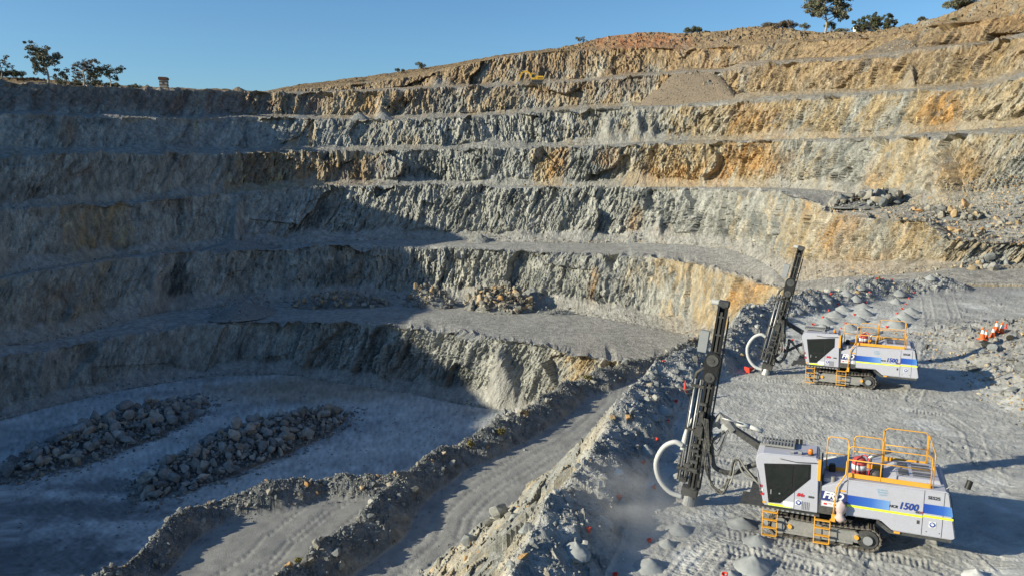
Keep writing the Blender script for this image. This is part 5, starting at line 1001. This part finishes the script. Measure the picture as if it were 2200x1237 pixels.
    for k in range(5):
        a = kn + Vector((-.15 + .1 * rng.normal(), -.1, .1)); c = Vector(ml(.4, -.1, 2.6 + .3 * rng.random())); md = (a + c) / 2 + Vector((0, -.1, -.5 - .4 * rng.random())); MB().tube(curve_pts([a, md, c], 14), .013, 6).build('small_hose', 'hose_black', R, smooth=True)
    return R
RIG1 = make_rig('nearer white drill rig with orange handrails, numbered SES25', (7.9, 23.95, .02), math.radians(-22.5), (-2.55, 1.4, .05), (-1.68, 1.5, 7.36), 'SES25', 0)
RIG2 = make_rig('farther white drill rig with orange handrails, numbered SES28', (15.74, 41.5, .02), math.radians(-24.5), (-2.1, .82, .05), (-.66, .95, 7.36), 'SES28', 1)
# a plastic-wrapped bundle hanging on the near rig's step rail
P, F = mound_mesh('b', None, 77, .12, .1, 1.0, 12, 18, .2)
a = np.linspace(0, 2 * math.pi, 17)[:-1]; V, F = [], []
for i, (z, r) in enumerate([(0, .03), (.06, .12), (.16, .15), (.26, .09), (.36, .14), (.5, .15), (.6, .12), (.68, .05), (.72, .02)]):
    for k, q in enumerate(a): V.append((r * math.cos(q) * (1 + .25 * math.sin(3 * q + i * 1.7)), r * .8 * math.sin(q) * (1 + .2 * math.cos(2 * q + i)), z))
for i in range(8):
    for k in range(16): F.append((i * 16 + k, i * 16 + (k + 1) % 16, (i + 1) * 16 + (k + 1) % 16, (i + 1) * 16 + k))
bag = link('wrapped_bundle', raw_mesh('wrapped_bundle', V, F, None, True), M['bag']); bag.location = RIG1.matrix_world @ Vector((0, 0, 0)); bag.matrix_world = Matrix.Translation(RIG1.location) @ Matrix.Rotation(math.radians(-22.5), 4, 'Z') @ Matrix.Translation((2.47, -.16, .92)); tag(bag, 'milky red plastic wrapped bundle hanging on the near rig', 'bundle')

# ------------------------------------------------------------------ trees and bushes along the rim
def leaf_mat(name, stops):
    m, t, b = mat_new(name); ge = t.nodes.new('ShaderNodeNewGeometry'); c = ramp(t, stops, ge.outputs['Random Per Island']); t.links.new(c, b.inputs['Base Color']); b.inputs['Roughness'].default_value = .7; b.inputs['Specular IOR Level'].default_value = .2
    return m
M['leaf_dark'] = leaf_mat('dark_leaves', [(0, (.05, .06, .036)), (.6, (.095, .105, .062)), (1, (.16, .15, .09))]); M['leaf_gum'] = leaf_mat('gum_leaves', [(0, (.08, .09, .06)), (.6, (.15, .155, .10)), (1, (.24, .2, .14))]); M['leaf_dry'] = leaf_mat('dry_leaves', [(0, (.08, .07, .05)), (.6, (.15, .12, .08)), (1, (.22, .15, .1))])
M['bark'] = solid('grey_bark', (.22, .18, .14), .9, .35, 3); M['bark_pale'] = solid('pale_bark', (.34, .29, .23), .9, .3, 3)
def leaves(name, clumps, per, size, mat, parent, r):
    n = len(clumps) * per; C = np.repeat(np.array([c[:3] for c in clumps]), per, 0); R_ = np.repeat(np.array([c[3] for c in clumps]), per)
    d = r.normal(size=(n, 3)); d /= np.linalg.norm(d, axis=1)[:, None]; d *= (r.random((n, 1)) ** .45)
    P = C + d * R_[:, None] * np.array([1, 1, .72])
    a = r.normal(size=(n, 3)); a /= np.linalg.norm(a, axis=1)[:, None]; b = r.normal(size=(n, 3)); b -= a * (a * b).sum(1)[:, None]; b /= np.linalg.norm(b, axis=1)[:, None]
    s = size * r.uniform(.6, 1.3, (n, 1))
    V = np.stack([P + a * s, P + b * s * .55, P - a * s, P - b * s * .55], 1).reshape(-1, 3)
    return link(name, raw_mesh(name, V, np.arange(4 * n).reshape(-1, 4)), M[mat], parent)
def tree(px, py, t, hpx, wpx, label, name='gum_tree', mat='leaf_gum', bark='bark_pale', lean=0.0, bare=.42, dense=1.0, seed=0, group=None, cat='tree'):
    r = np.random.default_rng(seed + px); p = at_depth(px, py, t); h = hpx * t / FPX; w = wpx * t / FPX / 2
    root = tag(empty(name, (p[0], p[1], p[2] - .25)), label, cat, group)
    mb = MB(); top = Vector((lean * h, 0, h * .8)); k1 = Vector((lean * h * .2 + .04 * h, 0, h * .28)); tr = curve_pts([(0, 0, -.2), k1, Vector((lean * h * .55, .02 * h, h * .55)), top], 14)
    mb.tube(tr, list(np.linspace(.026 * h + .03, .006 * h + .01, len(tr))), 7)
    clumps = []
    nb = 6 + int(5 * dense)
    for i in range(nb):
        f = bare * .9 + (1 - bare * .9) * (i + .3) / nb * .92; q = tr[min(len(tr) - 1, int(f * (len(tr) - 1)))]; a = r.uniform(0, 6.28) if i % 2 else (0 if i % 4 == 0 else math.pi) + r.normal(0, .5)
        L = w * r.uniform(.55, 1.0) * (1 - .3 * abs(f - .75)); e = Vector((q.x + L * math.cos(a), q.y + L * math.sin(a) * .8, min(q.z + L * r.uniform(.25, .8), h * .95))); md = (Vector(q) + e) / 2 + Vector((0, 0, -.06 * h * r.random()))
        mb.tube(curve_pts([q, md, e], 6), list(np.linspace(.011 * h + .015, .004 * h + .006, len(curve_pts([q, md, e], 6)))), 5)
        for _ in range(int(4 + 4 * dense)): clumps.append((e.x + r.normal(0, .20 * w), e.y + r.normal(0, .20 * w), e.z + r.normal(0, .07 * h), w * r.uniform(.10, .22)))
    for _ in range(int(5 * dense)): clumps.append((top.x + r.normal(0, .3 * w), r.normal(0, .3 * w), h * r.uniform(.78, .93), w * r.uniform(.18, .3)))
    mb.build('trunk', bark, root, smooth=True); leaves('crown', clumps, int(46 * min(1.5, dense)), max(.10, .035 * w + .06), mat, root, r); return root
def bush(px, py, t, hpx, wpx, label, mat='leaf_dark', name='bush', seed=0, dens=1.0, group=None, cat='bush', stemmed=False):
    r = np.random.default_rng(seed + px * 3); p = at_depth(px, py, t); h = hpx * t / FPX; w = wpx * t / FPX / 2
    root = tag(empty(name, (p[0], p[1], p[2] - .15)), label, cat, group); n = max(5, int(14 * dens * max(.6, w / h)))
    cl = [(r.uniform(-.8, .8) * w, r.uniform(-.6, .6) * w, 0, 0) for _ in range(n)]
    cl = [(x, y, h * (.25 + .5 * r.random() * (1 - .6 * abs(x) / max(w, .01))) + .1 * h, max(.2, min(w, h) * r.uniform(.26, .42))) for x, y, _, _ in cl]
    mb = MB()
    for c in cl[:6]: mb.tube([(c[0] * .2, c[1] * .2, -.1), (c[0] * .6, c[1] * .6, c[2] * .5), c[:3]], [.03 * h + .01, .02 * h, .008 * h], 5)
    mb.build('trunk', 'bark', root); leaves('crown', cl, int(100 * dens), max(.10, .045 * min(w, h) + .06), mat, root, r); return root
tree(104, 184, 163, 90, 66, 'tall gum tree at the left, highest crown on that rim', lean=-.12, dense=1.3, seed=1, bare=.35)
tree(180, 188, 169, 62, 54, 'airy pale gum tree left of the small round-topped tree', mat='leaf_dry', lean=.0, dense=.85, seed=2, bare=.35)
tree(237, 190, 173, 46, 48, 'small flat-topped tree nearest the tower', mat='leaf_dark', bark='bark_pale', dense=.9, seed=3, bare=.5)
tree(3, 168, 185, 48, 40, 'sparse tree cut by the left edge', mat='leaf_dry', dense=.6, seed=4)
bush(24, 167, 190, 18, 62, 'broad low bush at the left edge', seed=1, dens=1.3); bush(200, 178, 182, 30, 26, 'dense round bush behind the airy gum tree', 'leaf_dark', seed=2, dens=1.4); bush(123, 175, 185, 20, 13, 'small dark bush between the two left gum trees')
tree(138, 176, 184, 26, 20, 'slim young tree between the two left gum trees', mat='leaf_gum', dense=.6, seed=6); bush(134, 188, 174, 22, 30, 'scrubby bush on the edge right of the tall gum', 'leaf_gum'); bush(165, 187, 175, 18, 28, 'low scrub left of the airy gum trunk', 'leaf_gum'); bush(208, 190, 176, 20, 38, 'low dark scrub right of the airy gum trunk', 'leaf_dark'); bush(243, 190, 178, 16, 28, 'low scrub behind the flat-topped tree', 'leaf_gum'); bush(288, 191, 186, 13, 36, 'low sparse shrub between tree and tower', 'leaf_gum', dens=.8); bush(62, 174, 205, 8, 80, 'long low hedge on the hill behind the tall gum', 'leaf_dry')
bush(858, 159, 236, 16, 20, 'small dark bush on the bare skyline slope', 'leaf_dark'); bush(902, 151, 238, 20, 26, 'larger bush on the bare skyline slope', 'leaf_gum', dens=1.2); tree(1246, 96, 239, 17, 20, 'sparse little tree at the left foot of the red mound', mat='leaf_gum', dense=.6, seed=7); bush(1490, 73, 231, 17, 42, 'dense bush at the right end of the red mound', 'leaf_dark', dens=1.3); bush(1518, 71, 229, 6, 16, 'tiny bush right of the dense bush by the red mound', 'leaf_dark')
bush(1655, 61, 218, 15, 32, 'leftmost brownish bush of the skyline row', 'leaf_dry'); bush(1690, 65, 214.5, 22, 50, 'wide brownish bush left of the big gum', 'leaf_dry', dens=1.2); bush(1727, 68, 210, 20, 28, 'grey green bush just left of the big gum', 'leaf_gum'); tree(1772, 74, 203.5, 92, 92, 'big spreading gum tree on the right skyline', lean=-.06, dense=1.5, seed=9, bare=.4); bush(1785, 72, 205, 30, 26, 'dense dark bush under the big gum', 'leaf_dark', dens=1.4); bush(1808, 74, 201, 15, 30, 'pale bush right of the big gum', 'leaf_gum')
for k, (px, w_, h_, lb) in enumerate([(1843, 24, 34, 'dark tree left of the white house'), (1866, 36, 42, 'dark tree behind the white house, tallest of the clump'), (1890, 36, 40, 'dark tree in the middle of the clump right of the house'), (1912, 26, 32, 'dark tree at the right end of the clump')]): tree(px, 73 - k * .6, 197 - k * 3, h_, w_, lb, name='tree', mat='leaf_dark', bark='bark', dense=1.5, bare=.18, seed=20 + k)
bush(1928, 68, 188, 14, 16, 'small bush beside the dark tree clump', 'leaf_gum'); bush(1950, 64, 186, 16, 24, 'round bush in the gap right of the dark clump', 'leaf_gum'); tree(1979, 52, 181, 18, 16, 'small tree on the rising rim, left of a pair', name='tree', mat='leaf_gum', dense=.8, seed=31); bush(1990, 48, 179.5, 10, 12, 'tiny bush on the rising rim, right of a pair', 'leaf_gum'); bush(2062, 26, 169, 32, 70, 'leafy crown showing over the rim at the upper right', 'leaf_gum', dens=1.6); bush(2050, 46, 150, 9, 14, 'lone shrub on the slope below the rim', 'leaf_dark')
M['leaf_straw'] = leaf_mat('straw_leaves', [(0, (.16, .14, .05)), (1, (.26, .22, .08))])
for px, py, lb in [(1075, 928, 'yellow green tussock on the berm beside the pale slab'), (1010, 955, 'yellow green tussock on the berm, lower one'), (1262, 812, 'tussock on the berm where it meets the face'), (640, 1205, 'tussock on the brown flank of the berm near the bottom')]:
    q = on_plane(px, py, -13.2); d = q[1] * CP + (CAM_H - q[2]) * SP; bush(px, py, d, 12, 16, lb, 'leaf_straw', 'tussock', dens=.8, cat='plant')

# ------------------------------------------------------------------ yellow excavator on the upper ledge
M['cat_yellow'] = paint('machine_yellow', (.62, .36, .02), .45, .3, (.4, .3, .16))
p = at_depth(1152, 183, 206.5); EX = tag(empty('excavator', tuple(p), math.radians(-4)), 'yellow tracked excavator on the upper ledge', 'excavator')
for y0 in (-1.3, .8):
    c = MB().prism([(-1.5, .12), (-1.75, .4), (-1.5, .72), (1.5, .72), (1.75, .4), (1.5, .12), (1.2, 0), (-1.2, 0)], y0, y0 + .5).build('crawler', 'steel_dark', EX, .02)
    for k in range(5): MB().tube([(-1.2 + .6 * k, y0 - .02, .3), (-1.2 + .6 * k, y0 + .1, .3)], .18, 10).build('track_roller', 'steel_black', c)
MB().box(-1.2, 1.9, -1.2, 1.2, .9, 1.25).build('slew_deck', 'steel_dark', EX, .02); MB().prism([(-.2, 1.25), (-.2, 2.0), (.3, 2.2), (1.9, 2.15), (2.05, 1.9), (2.05, 1.25)], -1.2, 1.2).build('engine_housing', 'cat_yellow', EX, .04); MB().box(.4, 1.8, -1.215, -1.2, 1.5, 1.75).build('stripe', 'steel_black', EX)
cb_ = MB().prism([(-1.25, 1.25), (-1.3, 2.2), (-1.05, 2.75), (-.25, 2.75), (-.25, 1.25)], -1.2, -.2).build('cab', 'cat_yellow', EX, .03); MB().prism([(-1.15, 1.75), (-1.2, 2.2), (-1.0, 2.6), (-.35, 2.6), (-.35, 1.75)], -1.215, -1.19).build('window', 'glass', cb_)
MB().prism([(-.6, 1.3), (-1.6, 3.1), (-2.6, 3.75), (-3.9, 3.2), (-3.95, 2.95), (-2.6, 3.3), (-1.9, 2.8), (-1.0, 1.3)], .0, .4).build('boom', 'cat_yellow', EX, .03); MB().prism([(-3.6, 3.3), (-3.95, 3.35), (-4.75, 1.0), (-4.45, .9)], .05, .35).build('stick', 'cat_yellow', EX, .03); MB().prism([(-4.4, 1.1), (-4.85, 1.0), (-5.3, .35), (-5.0, -.05), (-4.3, .05), (-4.1, .5)], -.4, .8).build('bucket', 'steel_grey', EX, .03)
MB().tube([(-1.1, .2, 1.6), (-2.3, .2, 3.1)], .09, 10).build('boom_cylinder', 'steel_bare', EX); MB().tube([(-2.5, .2, 3.75), (-3.8, .2, 3.6)], .08, 10).build('stick_cylinder', 'steel_bare', EX); MB().tube([(1.2, .5, 2.15), (1.2, .5, 2.6)], .07, 8).build('exhaust_pipe', 'steel_black', EX)
# ------------------------------------------------------------------ little tower on the left rim, house among the trees
M['roof_brown'] = solid('brown_roof', (.13, .06, .04), .8, .3, 4); M['wall_pale'] = solid('pale_boards', (.42, .38, .33), .85, .25, 3); M['wall_dark'] = solid('dark_boards', (.15, .11, .09), .85, .3, 3); M['wall_white'] = solid('white_wall', (.72, .72, .70), .8, .08, 2)
p = at_depth(353, 193, 184); TW = tag(empty('hut_tower', tuple(p + [0, 0, .1]), .15), 'small banded wooden tower with brown roof on the left rim', 'tower')
for sx in (-.75, .75):
    for sy in (-.6, .6): MB().box(sx - .08, sx + .08, sy - .08, sy + .08, 0, .7).build('leg', 'wall_dark', TW, .01)
MB().box(-.85, .85, -.7, .7, .45, 2.1).build('wall', 'wall_pale', TW, .02)
for z0 in (.75, 1.45): MB().box(-.87, .87, -.72, .72, z0, z0 + .32).build('board_band', 'wall_dark', TW, .01)
MB().prism([(-1.0, 2.05), (-1.02, 2.5), (-.85, 2.72), (.85, 2.66), (1.02, 2.4), (.98, 2.05)], -.9, .9).build('roof', 'roof_brown', TW, .03); MB().box(-.2, .25, -.73, -.71, 1.15, 1.42).build('window', 'ink', TW)
p = at_depth(1853, 71.5, 199); HS = tag(empty('house', tuple(p - [0, 0, .2])), 'small white house half hidden by dark trees on the skyline', 'house'); MB().box(-1.9, 1.9, -1.5, 1.5, 0, 1.9).build('wall', 'wall_white', HS, .02); MB().prism([(-2.1, 1.85), (0, 2.6), (2.1, 1.85)], -1.7, 1.7).build('roof', 'steel_grey', HS, .01)
w_ = MB().box(.5, 1.1, -1.52, -1.49, .9, 1.4).build('window', 'glass', HS); MB().box(-.6, -.1, -1.52, -1.49, .05, 1.4).build('door', 'wall_dark', HS)

# ------------------------------------------------------------------ drill dust hanging over the holes beside the near mast
m = bpy.data.materials.new('dust_air'); m.use_nodes = True; t = m.node_tree; t.nodes.clear()
o_ = t.nodes.new('ShaderNodeOutputMaterial'); pv = t.nodes.new('ShaderNodeVolumePrincipled'); t.links.new(pv.outputs[0], o_.inputs['Volume']); pv.inputs['Color'].default_value = (.85, .83, .82, 1)
tc = t.nodes.new('ShaderNodeTexCoord'); ln = nnode(t, 'ShaderNodeVectorMath', operation='LENGTH'); t.links.new(tc.outputs['Object'], ln.inputs[0]); nz = nnode(t, 'ShaderNodeTexNoise', Scale=2.2, Detail=3.0); t.links.new(tc.outputs['Object'], nz.inputs[0])
mr = nnode(t, 'ShaderNodeMapRange'); t.links.new(ln.outputs['Value'], mr.inputs[0]); mr.inputs[1].default_value = 1.0; mr.inputs[2].default_value = .1; mr.inputs[3].default_value = 0; mr.inputs[4].default_value = 1
mn = nnode(t, 'ShaderNodeMapRange'); t.links.new(nz.outputs[0], mn.inputs[0]); mn.inputs[1].default_value = .38; mn.inputs[2].default_value = .68
mu = nnode(t, 'ShaderNodeMath', operation='MULTIPLY'); t.links.new(mr.outputs[0], mu.inputs[0]); t.links.new(mn.outputs[0], mu.inputs[1]); m2 = nnode(t, 'ShaderNodeMath', operation='MULTIPLY'); t.links.new(mu.outputs[0], m2.inputs[0]); m2.inputs[1].default_value = .42; t.links.new(m2.outputs[0], pv.inputs['Density'])
bm = bmesh.new(); bmesh.ops.create_icosphere(bm, subdivisions=3, radius=1.0); me = bpy.data.meshes.new('dust_cloud'); bm.to_mesh(me); bm.free(); me.materials.append(m)
dc = bpy.data.objects.new('dust_cloud', me); COL.objects.link(dc); q = on_plane(1345, 1085, .9); dc.location = q; dc.scale = (2.6, 3.0, 1.5); dc['kind'] = 'stuff'; dc['label'] = 'thin pale dust hanging beside the near mast'
